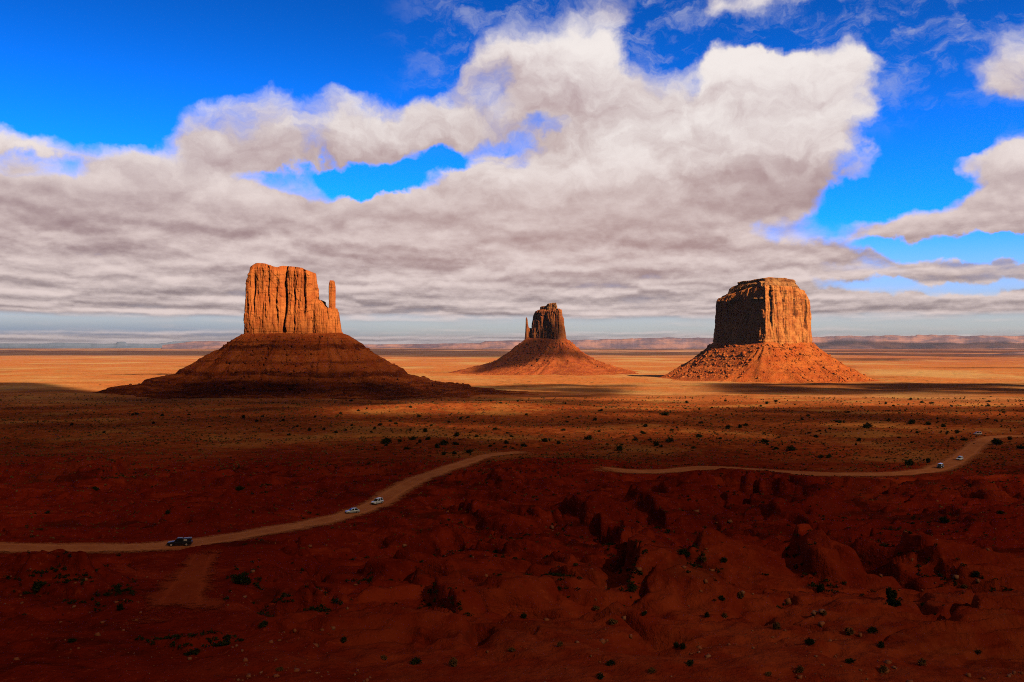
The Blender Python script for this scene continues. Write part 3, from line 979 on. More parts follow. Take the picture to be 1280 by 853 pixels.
cliff('shoulder_cliff', bw, [(L(388), -10), (L(392), -30), (L(404), -34), (L(416), -30), (L(427), -22), (L(430.5), -2), (L(424), 16), (L(404), 22), (L(391), 14)], 0.0 + CAMZ, topS, M_CLIFF_W,
      ns=420, nt=80, seed=140, batter=2.0, soft=4, rnd=2.5)
topT = prof_fn([(405, 353), (413, 352.5), (414.5, 350.5), (420, 350.8), (421.5, 353), (430, 356)], DW - 20, PXW)
cliff('thumb_spire', bw, [(L(412.6), -16), (L(414.5), -22.5), (L(420), -22.5), (L(422), -16), (L(420), -9.5), (L(414.5), -9.5)], CAMZ + 18, topT, M_CLIFF_W,
      ns=220, nt=110, nc=8, seed=160, amp=0.22, batter=0.9, soft=4, rnd=1.2, topn=0.4)
footW = [(L(308), 5), (L(312), -28), (L(360), -36), (L(415), -36), (L(431), -14), (L(426), 18), (L(380), 38), (L(320), 38)]
tw, GW = talus('talus_slope', bw, footW, [(-16, CAMZ + 22), (0, CAMZ + 19), (8, CAMZ + 16), (34, CAMZ - 2), (38, CAMZ - 8), (88, CAMZ - 41), (100, CAMZ - 47), (106, CAMZ - 56), (150, CAMZ - 66), (156, CAMZ - 72), (215, CAMZ - 79), (220, CAMZ - 84), (262, CAMZ - 90), (330, CAMZ - 102), (380, CAMZ - 112)],
               M_TAL_W, seed=200, wide=lambda n: 0.86 + 0.22 * np.abs(n[:, 0]), terr=0.45, step=6.5, gully=1.7)
scree(bw, GW, 5000, 0.8, 6.0, M_TAL_W, 21, 6, 210)
ap, GA = talus('lower_bench', bw, [(a * 1.0, b) for a, b in footW], [(120, CAMZ - 66), (200, CAMZ - 79), (240, CAMZ - 86), (250, CAMZ - 91), (330, CAMZ - 95), (420, CAMZ - 104)], M_TAL_W, seed=230,
               wide=lambda n: 0.74 + 0.24 * np.abs(n[:, 0]) ** 1.5, terr=0.6, step=3.2, gully=0.9)

# --- far centre butte
DE, PXE = 3300.0, 682.0
be = empty('sandstone_butte', ((PXE - 640) / F * DE, DE, 0))
tag(be, 'small dark brown butte with a thin spike, farthest away in the centre', 'butte')
ke = DE / F
Le = lambda px: (px - PXE) * ke
topE = prof_fn([(655, 410), (662, 410), (664, 408), (665.5, 400), (667, 394), (669.5, 389), (674, 387), (684, 386.5), (697, 386.5), (703, 387.6), (704.5, 390), (706, 396)], DE, PXE)
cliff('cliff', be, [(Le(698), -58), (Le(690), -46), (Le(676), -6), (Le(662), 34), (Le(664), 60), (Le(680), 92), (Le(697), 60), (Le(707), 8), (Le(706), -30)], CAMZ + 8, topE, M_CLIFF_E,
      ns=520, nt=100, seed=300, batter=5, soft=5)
topC = prof_fn([(672, 384), (674.4, 383.8), (676, 383), (683, 382.4), (684.5, 380), (690, 379.2), (695, 379), (696.5, 381), (697.5, 385)], DE, PXE)
cliff('caprock', be, [(Le(695), -36), (Le(686), -20), (Le(675), 24), (Le(678), 50), (Le(692), 46), (Le(697), 8)], CAMZ + 122, topC, M_CAP, ns=260, nt=30, nc=12, seed=320, amp=0.8, batter=1, soft=3, rnd=1.0, topn=1.0)
topP = prof_fn([(655, 398), (657.6, 398), (658.6, 396.6), (659.8, 399), (660.5, 406), (661.5, 410), (668, 411)], DE + 45, PXE)
cliff('spike', be, [(Le(656.4), 44), (Le(658), 38), (Le(661), 38), (Le(666), 44), (Le(661), 54), (Le(658), 52)], CAMZ + 12, topP, M_CLIFF_E, ns=160, nt=60, nc=6, seed=330, amp=0.2, batter=2.2, soft=2, rnd=0.6, topn=0.3)
footE = [(Le(700), -62), (Le(688), -46), (Le(656), 30), (Le(660), 70), (Le(682), 96), (Le(702), 70), (Le(709), 6), (Le(708), -36)]
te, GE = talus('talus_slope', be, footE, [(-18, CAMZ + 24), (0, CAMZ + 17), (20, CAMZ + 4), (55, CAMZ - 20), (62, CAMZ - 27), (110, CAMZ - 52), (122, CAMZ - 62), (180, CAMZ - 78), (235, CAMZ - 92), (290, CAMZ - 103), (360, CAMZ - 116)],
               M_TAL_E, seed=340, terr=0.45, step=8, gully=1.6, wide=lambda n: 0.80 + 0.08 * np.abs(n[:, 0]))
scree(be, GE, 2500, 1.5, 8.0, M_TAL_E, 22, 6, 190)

# --- right butte
DM, PXM = 2600.0, 957.0
bm_ = empty('sandstone_butte', ((PXM - 640) / F * DM, DM, 0))
tag(bm_, 'broad square-topped butte, left face in shade and right face sunlit', 'butte')
km = DM / F
Lm = lambda px: (px - PXM) * km
topM = prof_fn([(895, 372), (901, 371.5), (911, 370.5), (913, 368), (925, 364), (935, 360), (951, 359), (985, 360), (1002, 364), (1011, 368), (1016, 372)], DM, PXM)
polyM = [(Lm(943), -110), (Lm(930), -62), (Lm(914), 0), (Lm(900), 62), (Lm(903), 100), (Lm(925), 150), (Lm(970), 150), (Lm(1006), 90), (Lm(1015), 10), (Lm(1006), -35), (Lm(985), -70), (Lm(962), -98)]
cliff('cliff', bm_, polyM, CAMZ - 8, topM, M_CLIFF_M, ns=800, nt=130, seed=400, batter=5, soft=4, amp=1.15,
      grooves=((Lm(987), 5, 14, 0.5, 1.1), (Lm(1004), 4, 10, 0.3, 0.95), (Lm(952), 3, 8, 0.3, 1.0), (Lm(970), 3, 7, 0.2, 0.9)))
topU = prof_fn([(905, 369), (914, 362.5), (920, 358), (926, 355.5), (945, 353.6), (975, 352.8), (992, 354.2), (999, 358), (1006, 363.0), (1013, 369)], DM, PXM)
cliff('upper_ledge', bm_, [(Lm(942), -94), (Lm(924), -14), (Lm(908), 50), (Lm(914), 84), (Lm(930), 110), (Lm(970), 112), (Lm(1000), 70), (Lm(1009), 10), (Lm(1000), -30), (Lm(982), -56), (Lm(960), -78)],
      CAMZ + 128, topU, M_CAP, ns=520, nt=40, seed=430, batter=12, soft=4, amp=0.8, rnd=6)
topK = prof_fn([(920, 353.2), (926, 352.2), (930, 351), (936, 351.4), (941, 350), (948, 349.8), (954, 348.6), (966, 349.2), (975, 348.8), (984, 350.4), (990, 350.2), (994, 351.6), (997, 353)], DM, PXM)
cliff('caprock', bm_, [(Lm(948), -72), (Lm(934), -14), (Lm(926), 30), (Lm(930), 64), (Lm(958), 80), (Lm(985), 60), (Lm(995), 10), (Lm(990), -24), (Lm(968), -52)],
      CAMZ + 170, topK, M_CAP, ns=420, nt=24, nc=14, seed=440, amp=0.9, batter=-1, soft=3, rnd=1.0, topn=1.2)
footM = [(Lm(943), -116), (Lm(898), 60), (Lm(900), 104), (Lm(924), 136), (Lm(970), 136), (Lm(1008), 84), (Lm(1017), 10), (Lm(1008), -40), (Lm(985), -72)]
tm, GM = talus('talus_slope', bm_, footM, [(-20, CAMZ + 12), (0, CAMZ + 2), (14, CAMZ - 6), (50, CAMZ - 34), (56, CAMZ - 39), (100, CAMZ - 68), (140, CAMZ - 88), (165, CAMZ - 99), (200, CAMZ - 107), (240, CAMZ - 118)],
               M_TAL_M, seed=450, terr=0.3, step=9, gully=2.1, wide=lambda n: np.where(n[:, 0] < 0, 0.82, 0.93))
scree(bm_, GM, 5200, 1.0, 9.0, M_TAL_M, 23, 4, 170)


# ------------------------------------------------------------------ far mesas on the horizon
def make_far(name, base, pale, dark):
    m, nt, b, _ = new_mat(name)
    p = obj_co(nt)
    x, y, z = sep(nt, p)
    n = noise(nt, xyz(nt, x * 0.0016, y * 0.0008, z * 0.006), 1.0, 6.0, 0.62)
    bd = noise(nt, xyz(nt, x * 0.0002, 0.0, z * 0.05), 1.0, 4.0, 0.6)
    c = mixc(nt, n.ss(0.40, 0.62), base, pale)
    c = mixc(nt, bd.ss(0.5, 0.66) * 0.6, c, dark)
    nt.links.new(c.k, b.inputs['Base Color'])
    return m


M_FAR_P = make_far('far_rock_painted_light', (0.15, 0.10, 0.15), (0.38, 0.19, 0.18), (0.10, 0.075, 0.12))  # violet cloud shade and pink sunlit patches painted into the rock colour
M_FAR_B = make_far('far_rock_painted_haze', (0.12, 0.16, 0.26), (0.15, 0.19, 0.30), (0.09, 0.12, 0.21))  # blue of the distant haze painted into the rock colour


def far_mesa(label, ridge, dist, mat, seed, depth=2600.0, rough=1.0):
    px = np.linspace(ridge[0][0], ridge[-1][0], 420)
    row = np.interp(px, [a for a, b in ridge], [b for a, b in ridge])
    x = (px - 640) / F * dist
    zt = CAMZ + (430 - row) / F * dist
    zt = zt + rough * 16 * (fbm2(x / 420, x * 0, 4, seed)) + rough * 12 * np.round(pn2(x / 900, x * 0, seed + 2) * 2) / 2
    zg = CAMZ + P(np.array([dist]))[0] - 10
    zt = np.maximum(zt, zg + 8)
    yo = np.array([-900, -560, -330, -240, -200, -120, 0, depth * 0.6, depth])
    fr = np.array([0.0, 0.18, 0.42, 0.52, 0.86, 0.95, 1.0, 1.0, 0.0])
    v = []
    fl = 420 * fbm2(x / 2600, x * 0 + 5, 3, seed + 7) + 60 * fbm2(x / 400, x * 0, 3, seed + 8)
    for a, f in zip(yo, fr):
        z = zg + (zt - zg) * f + (12 * fbm2(x / 200, x * 0 + a, 3, seed + 9) if 0 < f < 0.9 else 0)
        v.append(np.c_[x * (1 + a / dist), np.full_like(x, dist + a) + fl * (1 - f * 0.4), z])
    v = np.array(v)
    c = np.array([x.mean(), dist, 0.0])
    o = mesh_obj('distant_mesa', (v - c).reshape(-1, 3), grid_faces(v.shape[0], v.shape[1]), mat)
    o.location = c
    return tag(o, label, 'mesa', 'mesas along the horizon')


far_mesa('long low mesa with painted blue haze on the horizon left of the thumb butte', [(-60, 429.5), (60, 429.5), (70, 428.6), (130, 429.8), (144, 429.5), (147, 427.4), (156, 427.2), (159, 429.6), (196, 430), (206, 429), (216, 427), (260, 426.6)], 26000, M_FAR_B, 501, rough=0.35)
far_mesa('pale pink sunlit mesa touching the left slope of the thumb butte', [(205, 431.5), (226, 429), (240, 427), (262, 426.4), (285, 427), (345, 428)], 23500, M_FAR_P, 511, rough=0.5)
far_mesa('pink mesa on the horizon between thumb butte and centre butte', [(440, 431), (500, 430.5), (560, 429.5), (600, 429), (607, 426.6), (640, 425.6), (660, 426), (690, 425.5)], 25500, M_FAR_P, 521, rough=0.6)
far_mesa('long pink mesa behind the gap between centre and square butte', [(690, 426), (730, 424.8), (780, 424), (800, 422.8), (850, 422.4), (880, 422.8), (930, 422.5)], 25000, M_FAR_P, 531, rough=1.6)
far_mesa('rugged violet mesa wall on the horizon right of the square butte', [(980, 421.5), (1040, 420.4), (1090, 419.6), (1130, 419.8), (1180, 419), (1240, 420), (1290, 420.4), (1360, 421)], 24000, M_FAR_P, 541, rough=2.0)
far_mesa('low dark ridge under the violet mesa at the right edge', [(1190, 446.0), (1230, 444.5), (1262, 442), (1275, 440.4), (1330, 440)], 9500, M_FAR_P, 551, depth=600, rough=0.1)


# ------------------------------------------------------------------ shrubs
def clump(n, lobes, leaf, seed):
    rng = np.random.default_rng(seed)
    lo = np.array(lobes, float)                          # x y z rx ry rz
    wt = lo[:, 3] * lo[:, 4] * lo[:, 5]; wt /= wt.sum()
    k = rng.choice(len(lo), n, p=wt)
    d = rng.normal(size=(n, 3)); d /= np.linalg.norm(d, axis=1)[:, None]
    rad = rng.random(n) ** 0.45 * (1 + 0.18 * rng.normal(size=n))
    c = lo[k, :3] + d * rad[:, None] * lo[k, 3:]
    c[:, 2] = np.maximum(c[:, 2], 0.03)
    a = rng.normal(size=(n, 3)); a /= np.linalg.norm(a, axis=1)[:, None]
    b = np.cross(a, rng.normal(size=(n, 3))); b /= np.linalg.norm(b, axis=1)[:, None]
    s = leaf * rng.uniform(0.6, 1.4, (n, 1))
    v = np.stack([c - a * s, c + b * s * 0.6, c + a * s, c - b * s * 0.6], 1)
    f = np.arange(n * 4).reshape(n, 4)
    return v.reshape(-1, 3), f


JUN_LOBES = [
    [(0, 0, 0.55, 0.9, 0.8, 0.55), (0.5, 0.2, 0.4, 0.6, 0.6, 0.4), (-0.5, -0.1, 0.5, 0.55, 0.6, 0.45)],
    [(0, 0, 0.7, 0.7, 0.7, 0.7), (0.35, -0.2, 0.4, 0.6, 0.5, 0.4)],
    [(-0.6, 0, 0.42, 0.75, 0.6, 0.42), (0.6, 0.1, 0.5, 0.75, 0.65, 0.5), (0, 0.2, 0.6, 0.6, 0.6, 0.5)],
    [(0, 0, 0.5, 1.0, 0.9, 0.42), (0.2, 0.1, 0.8, 0.5, 0.5, 0.35)],
]
JM = []
for i, lb in enumerate(JUN_LOBES):
    v, f = clump(420, lb, 0.15, 600 + i)
    o = mesh_obj('juniper_shrub', v, f, M_JUN)
    JM.append(o.data); bpy.data.objects.remove(o)


def shrub(px, py, wpx, label, group, big=False, name='juniper_shrub', mat=None):
    x, y, z = at(px, py)
    s = wpx / F * y / 2.0
    me = JM[random.randrange(len(JM))]
    if mat:
        key = me.name + mat.name
        if key not in SH_CACHE:
            c = me.copy(); c.materials.clear(); c.materials.append(mat); SH_CACHE[key] = c
        me = SH_CACHE[key]
    o = bpy.data.objects.new(name, me)
    COL.objects.link(o)
    o.location = (x, y, z - 0.05 * s)
    o.rotation_euler = (0, 0, random.uniform(0, 6.28))
    o.scale = (s, s, s * random.uniform(0.85, 1.15))
    return tag(o, label, 'shrub', group)


SH_CACHE = {}
MIDL = [(475, 530, 6), (488, 526, 6), (524, 520, 6), (531, 538, 9), (571, 543, 11), (561, 527, 6), (576, 523, 6), (555, 553, 14), (546, 558, 10), (570, 554, 9), (509, 560, 8), (483, 551, 16), (516, 548, 9), (535, 548, 9),
        (586, 564, 11), (568, 566, 8), (555, 567, 8), (619, 536, 6), (633, 553, 8), (641, 560, 5), (613, 557, 6), (655, 556, 9), (681, 550, 9), (634, 541, 5), (495, 529, 6), (448, 513, 5), (711, 521, 5), (704, 537, 6), (682, 550, 8), (500, 551, 8), (525, 552, 7), (596, 545, 6)]
MIDR = [(735, 547, 11), (774, 560, 12), (794, 549, 9), (820, 555, 11), (837, 550, 12), (874, 544, 11), (867, 559, 7), (910, 534, 9), (932, 531, 7), (956, 551, 12), (970, 560, 9), (989, 560, 14), (1026, 570, 9), (1036, 570, 9), (750, 513, 6), (744, 524, 8),
        (831, 517, 10), (807, 532, 8), (840, 537, 6), (698, 553, 8), (805, 541, 6), (925, 533, 8), (1140, 527, 12), (1160, 529, 9), (1179, 532, 9), (1110, 525, 6), (1074, 550, 8), (1136, 578, 16), (1160, 576, 9), (1196, 540, 8), (1190, 548, 7), (1246, 552, 16), (1276, 559, 10), (1205, 549, 8), (1262, 548, 8), (1050, 527, 8), (1084, 532, 14), (1020, 545, 7), (900, 548, 6), (1010, 519, 6), (1060, 515, 5)]
MIDF = [(171, 517, 6), (192, 528, 6), (203, 519, 6), (223, 521, 5), (236, 518, 5), (304, 521, 7), (321, 526, 5), (328, 520, 6), (354, 525, 6), (387, 537, 7), (405, 536, 6), (361, 543, 6), (166, 518, 5), (394, 521, 5), (420, 540, 6), (440, 531, 5), (372, 533, 5), (340, 538, 5), (262, 533, 5), (130, 540, 6), (90, 530, 5)]
for lst, lb, gp in ((MIDL, 'dark round juniper bush on the orange plain above the bend of the left road', 'juniper bushes above the left road'),
                    (MIDR, 'dark juniper bush on the plain above the right road', 'juniper bushes above the right road'),
                    (MIDF, 'dark juniper bush on the dim plain in front of the thumb butte', 'juniper bushes below the thumb butte')):
    for (px, py, w) in lst:
        shrub(px, py + w * 0.25, w * 0.88, lb, gp)
for i in range(90):                                       # the smaller ones between them
    px = random.uniform(420, 1275); py = random.uniform(500, 562)
    lb, gp = (('dark round juniper bush on the orange plain above the bend of the left road', 'juniper bushes above the left road') if px < 700 else
              ('dark juniper bush on the plain above the right road', 'juniper bushes above the right road'))
    shrub(px, py, random.uniform(2.5, 5.5), lb, gp)
NEARB = [(763, 828, 15), (750, 845, 16), (520, 826, 18), (883, 769, 11), (1012, 801, 18), (1090, 788, 16), (1154, 755, 11), (1169, 769, 11), (902, 747, 12), (1062, 825, 14), (863, 828, 15), (853, 808, 14), (845, 806, 12), (1220, 718, 16), (1101, 806, 14), (302, 725, 26), (48, 734, 22),
         (855, 690, 20), (985, 660, 14), (1025, 735, 18), (655, 770, 14), (620, 690, 12), (700, 735, 12), (150, 760, 14), (330, 780, 16), (430, 800, 12), (90, 800, 14), (240, 815, 18), (1250, 640, 12), (1180, 650, 16), (905, 700, 14), (765, 777, 12), (805, 766, 11), (210, 640, 10), (120, 610, 12), (300, 610, 12), (60, 640, 9)]
for (px, py, w) in NEARB:
    shrub(px, py + w * 0.2, w * 0.8, 'low dark bush on the shaded red slope below the roads', 'dark bushes on the near slope')
DRYB = [(567, 830, 15), (766, 777, 12), (1061, 790, 15), (1104, 838, 13), (1152, 828, 12), (925, 745, 12), (970, 783, 14), (1222, 815, 9), (880, 700, 9), (640, 812, 9), (700, 805, 9), (480, 822, 9), (1000, 838, 12), (1205, 733, 10), (815, 838, 12), (350, 836, 10), (690, 640, 7), (905, 770, 9), (1030, 766, 9), (745, 760, 9), (960, 842, 10)]
for (px, py, w) in DRYB:
    shrub(px, py + w * 0.2, w, 'dry straw-coloured bush on the shaded red slope', 'dry bushes on the near slope', name='dry_bush', mat=M_DRY)
# the upright juniper standing alone on the near right slope
jx, jy, jz = at(1114, 757)
ju = empty('juniper_tree', (jx, jy, jz - 0.05))
tag(ju, 'upright dark juniper with two tops, alone on the red slope at right', 'tree')
s_ = jy / F
v, f = clump(1500, [(0.0, 0, 6 * s_, 5 * s_, 5 * s_, 6 * s_), (-3 * s_, 0, 16 * s_, 3.4 * s_, 3.4 * s_, 7.5 * s_), (3.4 * s_, 0.3, 13 * s_, 3.6 * s_, 3.6 * s_, 6 * s_), (-6 * s_, 0, 3.5 * s_, 4.5 * s_, 4 * s_, 3.4 * s_), (6.5 * s_, 0, 3.5 * s_, 4.5 * s_, 4 * s_, 3.4 * s_)], 0.20, 650)
mesh_obj('crown', v, f, M_JUN, ju)


def tube(path, rad, nseg=7):
    path = np.array(path, float); v = []
    for p_, r_ in zip(path, rad):
        for k in range(nseg):
            a = 2 * math.pi * k / nseg
            v.append(p_ + [math.cos(a) * r_, math.sin(a) * r_, 0])
    return np.array(v), grid_faces(len(path), nseg, True)


v, f = tube([(0, 0, -0.3), (0.05, 0, 0.5), (-0.15, 0.05, 1.4), (-0.35, 0, 2.6)], [0.2, 0.16, 0.12, 0.05])
mesh_obj('trunk', v, f, M_BARK, ju)

# low sage and grass that nobody could count
rng = np.random.default_rng(11)
NT = 26000
py_ = 497 + (rng.random(NT) ** 1.1) * 190
px_ = rng.uniform(-20, 1300, NT)
uu = (px_ - 640) / F
ytab = np.geomspace(60, 6000, 4000); rowtab = 430 - F * P(ytab) / ytab
order = np.argsort(rowtab)
yd = np.interp(py_, rowtab[order], ytab[order])
xs = uu * yd; ysr = yd
den = fbm2(xs / 60, ysr / 60, 3, 55) + 0.25
d_, _z = road_field(xs, ysr)
ok = (rng.random(NT) < np.clip(0.45 + den, 0.05, 1)) & (d_ > 6.5) & ((ysr > 360) | (rng.random(NT) < 0.3))
xs, ysr = xs[ok], ysr[ok]
zs = Hgt(xs, ysr)
n = len(xs)
siz = np.clip(ysr / F * rng.uniform(0.7, 1.7, n), 0.25, 1.7)
vv = []
for q in range(4):
    a = rng.uniform(0, 6.28, n)
    ca, sa = np.cos(a), np.sin(a)
    w = siz * rng.uniform(0.4, 0.8, n); h = siz * rng.uniform(0.5, 1.1, n)
    ox = rng.uniform(-0.4, 0.4, n) * siz; oy = rng.uniform(-0.4, 0.4, n) * siz
    tl = rng.uniform(-0.5, 0.5, n) * siz
    b0 = np.c_[xs + ox - ca * w, ysr + oy - sa * w, zs - 0.05]
    b1 = np.c_[xs + ox + ca * w, ysr + oy + sa * w, zs - 0.05]
    t1 = np.c_[xs + ox + ca * w * 0.7 - sa * tl, ysr + oy + sa * w * 0.7 + ca * tl, zs + h]
    t0 = np.c_[xs + ox - ca * w * 0.7 - sa * tl, ysr + oy - sa * w * 0.7 + ca * tl, zs + h * 0.8]
    vv.append(np.stack([b0, b1, t1, t0], 1).reshape(-1, 3))
vv = np.concatenate(vv)
kind(mesh_obj('sagebrush', vv, np.arange(len(vv)).reshape(-1, 4), M_SAGE), 'stuff', 'low sage and dry grass speckling the plain')

# dark scrub growing under the ledges
rng = np.random.default_rng(19)
px_l, py_l = [], []
for pts, h in SCARPS:
    q = np.array(pts, float); k_ = int(16 * len(q))
    t = rng.uniform(0, len(q) - 1, k_); i0 = np.minimum(t.astype(int), len(q) - 2); fr_ = (t - i0)[:, None]
    pp = q[i0] * (1 - fr_) + q[i0 + 1] * fr_ + rng.normal(0, 1, (k_, 2)) * [7, 3.0] + [0, 3]
    px_l.append(pp[:, 0]); py_l.append(pp[:, 1])
px_l.append(rng.uniform(0, 1280, 420)); py_l.append(rng.uniform(590, 760, 420))
px_ = np.concatenate(px_l); py_ = np.concatenate(py_l)
yd = np.interp(py_, rowtab[order], ytab[order]); xs = (px_ - 640) / F * yd
d_, _z = road_field(xs, yd); ok = d_ > 7
xs, yd = xs[ok], yd[ok]; zs = Hgt(xs, yd)
parts_v = []
for i in range(len(xs)):
    lv, lf = clump(26, JUN_LOBES[i % 4], 0.30, 900 + i % 37)
    parts_v.append(lv * rng.uniform(0.25, 0.75) * [1, 1, 0.9] + [xs[i], yd[i], zs[i]])
vv = np.concatenate(parts_v)
kind(mesh_obj('scrub', vv, np.arange(len(vv)).reshape(-1, 4), M_JUN), 'stuff', 'small dark scrub scattered along the shaded ledges')

NM = 4800
px_ = rng.uniform(-10, 1290, NM * 3); py_ = rng.uniform(498, 610, NM * 3)
yd = np.interp(py_, rowtab[order], ytab[order]); xs = (px_ - 640) / F * yd
d_, _z = road_field(xs, yd)
ok = (d_ > 8) & (rng.random(len(xs)) < np.clip(0.28 + 1.1 * fbm2(xs / 70, yd / 55, 3, 58), 0.02, 1))
xs, yd = xs[ok][:NM], yd[ok][:NM]; zs = Hgt(xs, yd)
parts_v = []
lib = [clump(16, JUN_LOBES[i % 4], 0.42, 950 + i)[0] for i in range(24)]
for i in range(len(xs)):
    parts_v.append(lib[i % 24] * rng.uniform(0.25, 0.85) * min(1.3, 0.5 + yd[i] / 900) * [1, 1, 0.8] + [xs[i], yd[i], zs[i]])
vv = np.concatenate(parts_v)
kind(mesh_obj('scrub', vv, np.arange(len(vv)).reshape(-1, 4), M_SCRUB), 'stuff', 'small dark scrub dotted over the plain between the roads and the buttes')

# loose stones
NS = 4200
px_ = rng.uniform(-20, 1300, NS); py_ = 585 + rng.random(NS) * 280
yd = np.interp(py_, rowtab[order], ytab[order]); xs = (px_ - 640) / F * yd
d_, _z = road_field(xs, yd)
cl_ = fbm2(xs / 25, yd / 25, 3, 57)
ok = (d_ > 5.5) & (rng.random(NS) < np.clip(0.3 + 1.4 * cl_, 0.03, 1))
xs, yd = xs[ok], yd[ok]
sz = 0.15 + 0.65 * rng.random(len(xs)) ** 7
pos = np.c_[xs, yd, Hgt(xs, yd) + 0.05]
hf = len(xs) // 3
kind(rocks_mesh('loose_stones', pos[hf:], sz[hf:], M_STONE, None, 61), 'stuff', 'loose red stones strewn over the near slope')
kind(rocks_mesh('loose_stones', pos[:hf], sz[:hf] * 0.8, M_STONE_P, None, 62), 'stuff', 'loose pale stones strewn over the near slope')

# larger single boulders
BLD = [(1075, 795, 9, 0), (1028, 765, 9, 1), (780, 773, 8, 1), (928, 741, 7, 1), (1018, 767, 10, 1), (1210, 845, 10, 0), (1105, 839, 14, 0), (870, 640, 8, 1), (912, 652, 7, 1), (505, 682, 6, 1), (1195, 722, 8, 1), (1222, 727, 7, 1), (560, 640, 5, 0), (690, 660, 6, 1), (985, 752, 9, 0), (1140, 700, 6, 1)]
for px, py, w, pal in BLD:
    x, y, z = at(px, py)
    s = 0.7 * w / F * y
    o = rocks_mesh('boulder', np.zeros((1, 3)), np.array([s]), M_STONE_P if pal else M_STONE, None, 700 + px)
    o.location = (x, y, z + 0.15 * s)
    tag(o, 'pale sandstone block lying on the shaded near slope' if pal else 'dark red sandstone block lying on the shaded near slope', 'boulder', 'pale blocks on the near slope' if pal else 'dark blocks on the near slope')

# ------------------------------------------------------------------ vehicles
M_GLASS = plain('car_glass', (0.012, 0.014, 0.018), 0.08, 0.5, var=0.0)
M_PALEGLASS = plain('painted_sky_glass', (0.62, 0.52, 0.48), 0.15, 0.6, var=0.05)  # pale base colour stands in for sky reflected in the glass
M_TYRE = plain('tyre_rubber', (0.015, 0.013, 0.012), 0.9, 0.1)
M_RIM = plain('alloy_rim', (0.75, 0.72, 0.70), 0.3, 0.5, 0.6)
M_LAMP = plain('lamp_lens', (0.75, 0.72, 0.68), 0.12, 0.6)
M_TAIL = plain('tail_lamp_lens', (0.35, 0.02, 0.02), 0.15, 0.6)
M_TRIM = plain('black_plastic_trim', (0.02, 0.02, 0.02), 0.6, 0.3)
M_WHITE = plain('white_car_paint', (0.88, 0.87, 0.85), 0.25, 0.6, 0.15, 0.03)
M_SILVER = plain('silver_blue_car_paint', (0.48, 0.50, 0.54), 0.3, 0.4, 0.25, 0.04)
M_BLACK = plain('black_car_paint', (0.018, 0.016, 0.022), 0.35, 0.25, var=0.05)
M_ROSE = plain('rose_car_paint', (0.42, 0.28, 0.27), 0.35, 0.5, var=0.05)


def loft(stations):
    """stations: list of (x, [(y,z)...]) half-sections mirrored; returns closed hull"""
    v = []; k = len(stations[0][1])
    for x, hs in stations:
        for (y, z) in hs: v.append((x, y, z))
        for (y, z) in reversed(hs): v.append((x, -y, z))
    m = 2 * k
    f = [list(r_) for r_ in grid_faces(len(stations), m, True)]
    f.append(list(range(m))[::-1]); b0 = (len(stations) - 1) * m
    f.append([b0 + i for i in range(m)])
    return v, f


def quad_panel(q, inset, out, thick=0.015):
    q = np.array(q, float); c = q.mean(0)
    nrm = np.cross(q[1] - q[0], q[3] - q[0]); nrm /= np.linalg.norm(nrm)
    if nrm @ (c - np.array([0, 0, 0.9])) < 0: nrm = -nrm
    p = c + (q - c) * (1 - inset)
    a = p + nrm * out; b = p - nrm * thick
    return np.vstack([a, b]), [[0, 1, 2, 3], [7, 6, 5, 4], [0, 4, 5, 1], [1, 5, 6, 2], [2, 6, 7, 3], [3, 7, 4, 0]]


def bevelled(name, v, f, mat, parent, w=0.05):
    o = mesh_obj(name, v, f, mat, parent)
    import bmesh
    bm = bmesh.new(); bm.from_mesh(o.data)
    bmesh.ops.recalc_face_normals(bm, faces=bm.faces)
    es = [e for e in bm.edges if len(e.link_faces) == 2 and e.calc_face_angle(0) > 0.35]
    bmesh.ops.bevel(bm, geom=es, offset=w, segments=2, affect='EDGES', profile=0.6)
    bm.to_mesh(o.data); bm.free()
    o.data.polygons.foreach_set('use_smooth', np.ones(len(o.data.polygons), bool))
    return o


def box_v(x0, x1, y0, y1, z0, z1):
    v = [(x, y, z) for x in (x0, x1) for y in (y0, y1) for z in (z0, z1)]
    return np.array(v), [list(r_) for r_ in CUBE_F]


def disc(r_, w, n=20):
    v = []
    for yy_ in (-w / 2, w / 2):
        for rad in (r_ * 0.93, r_):
            pass
    ring = [(math.cos(2 * math.pi * i / n), math.sin(2 * math.pi * i / n)) for i in range(n)]
    rows = [(-w / 2, r_ * 0.9), (-w / 2 * 0.8, r_), (w / 2 * 0.8, r_), (w / 2, r_ * 0.9)]
    for (yy_, rad) in rows:
        for c, s in ring: v.append((c * rad, yy_, s * rad))
    f = [list(q) for q in grid_faces(4, n, True)]
    f.append(list(range(n))); f.append([3 * n + i for i in range(n)][::-1])
    return np.array(v), f


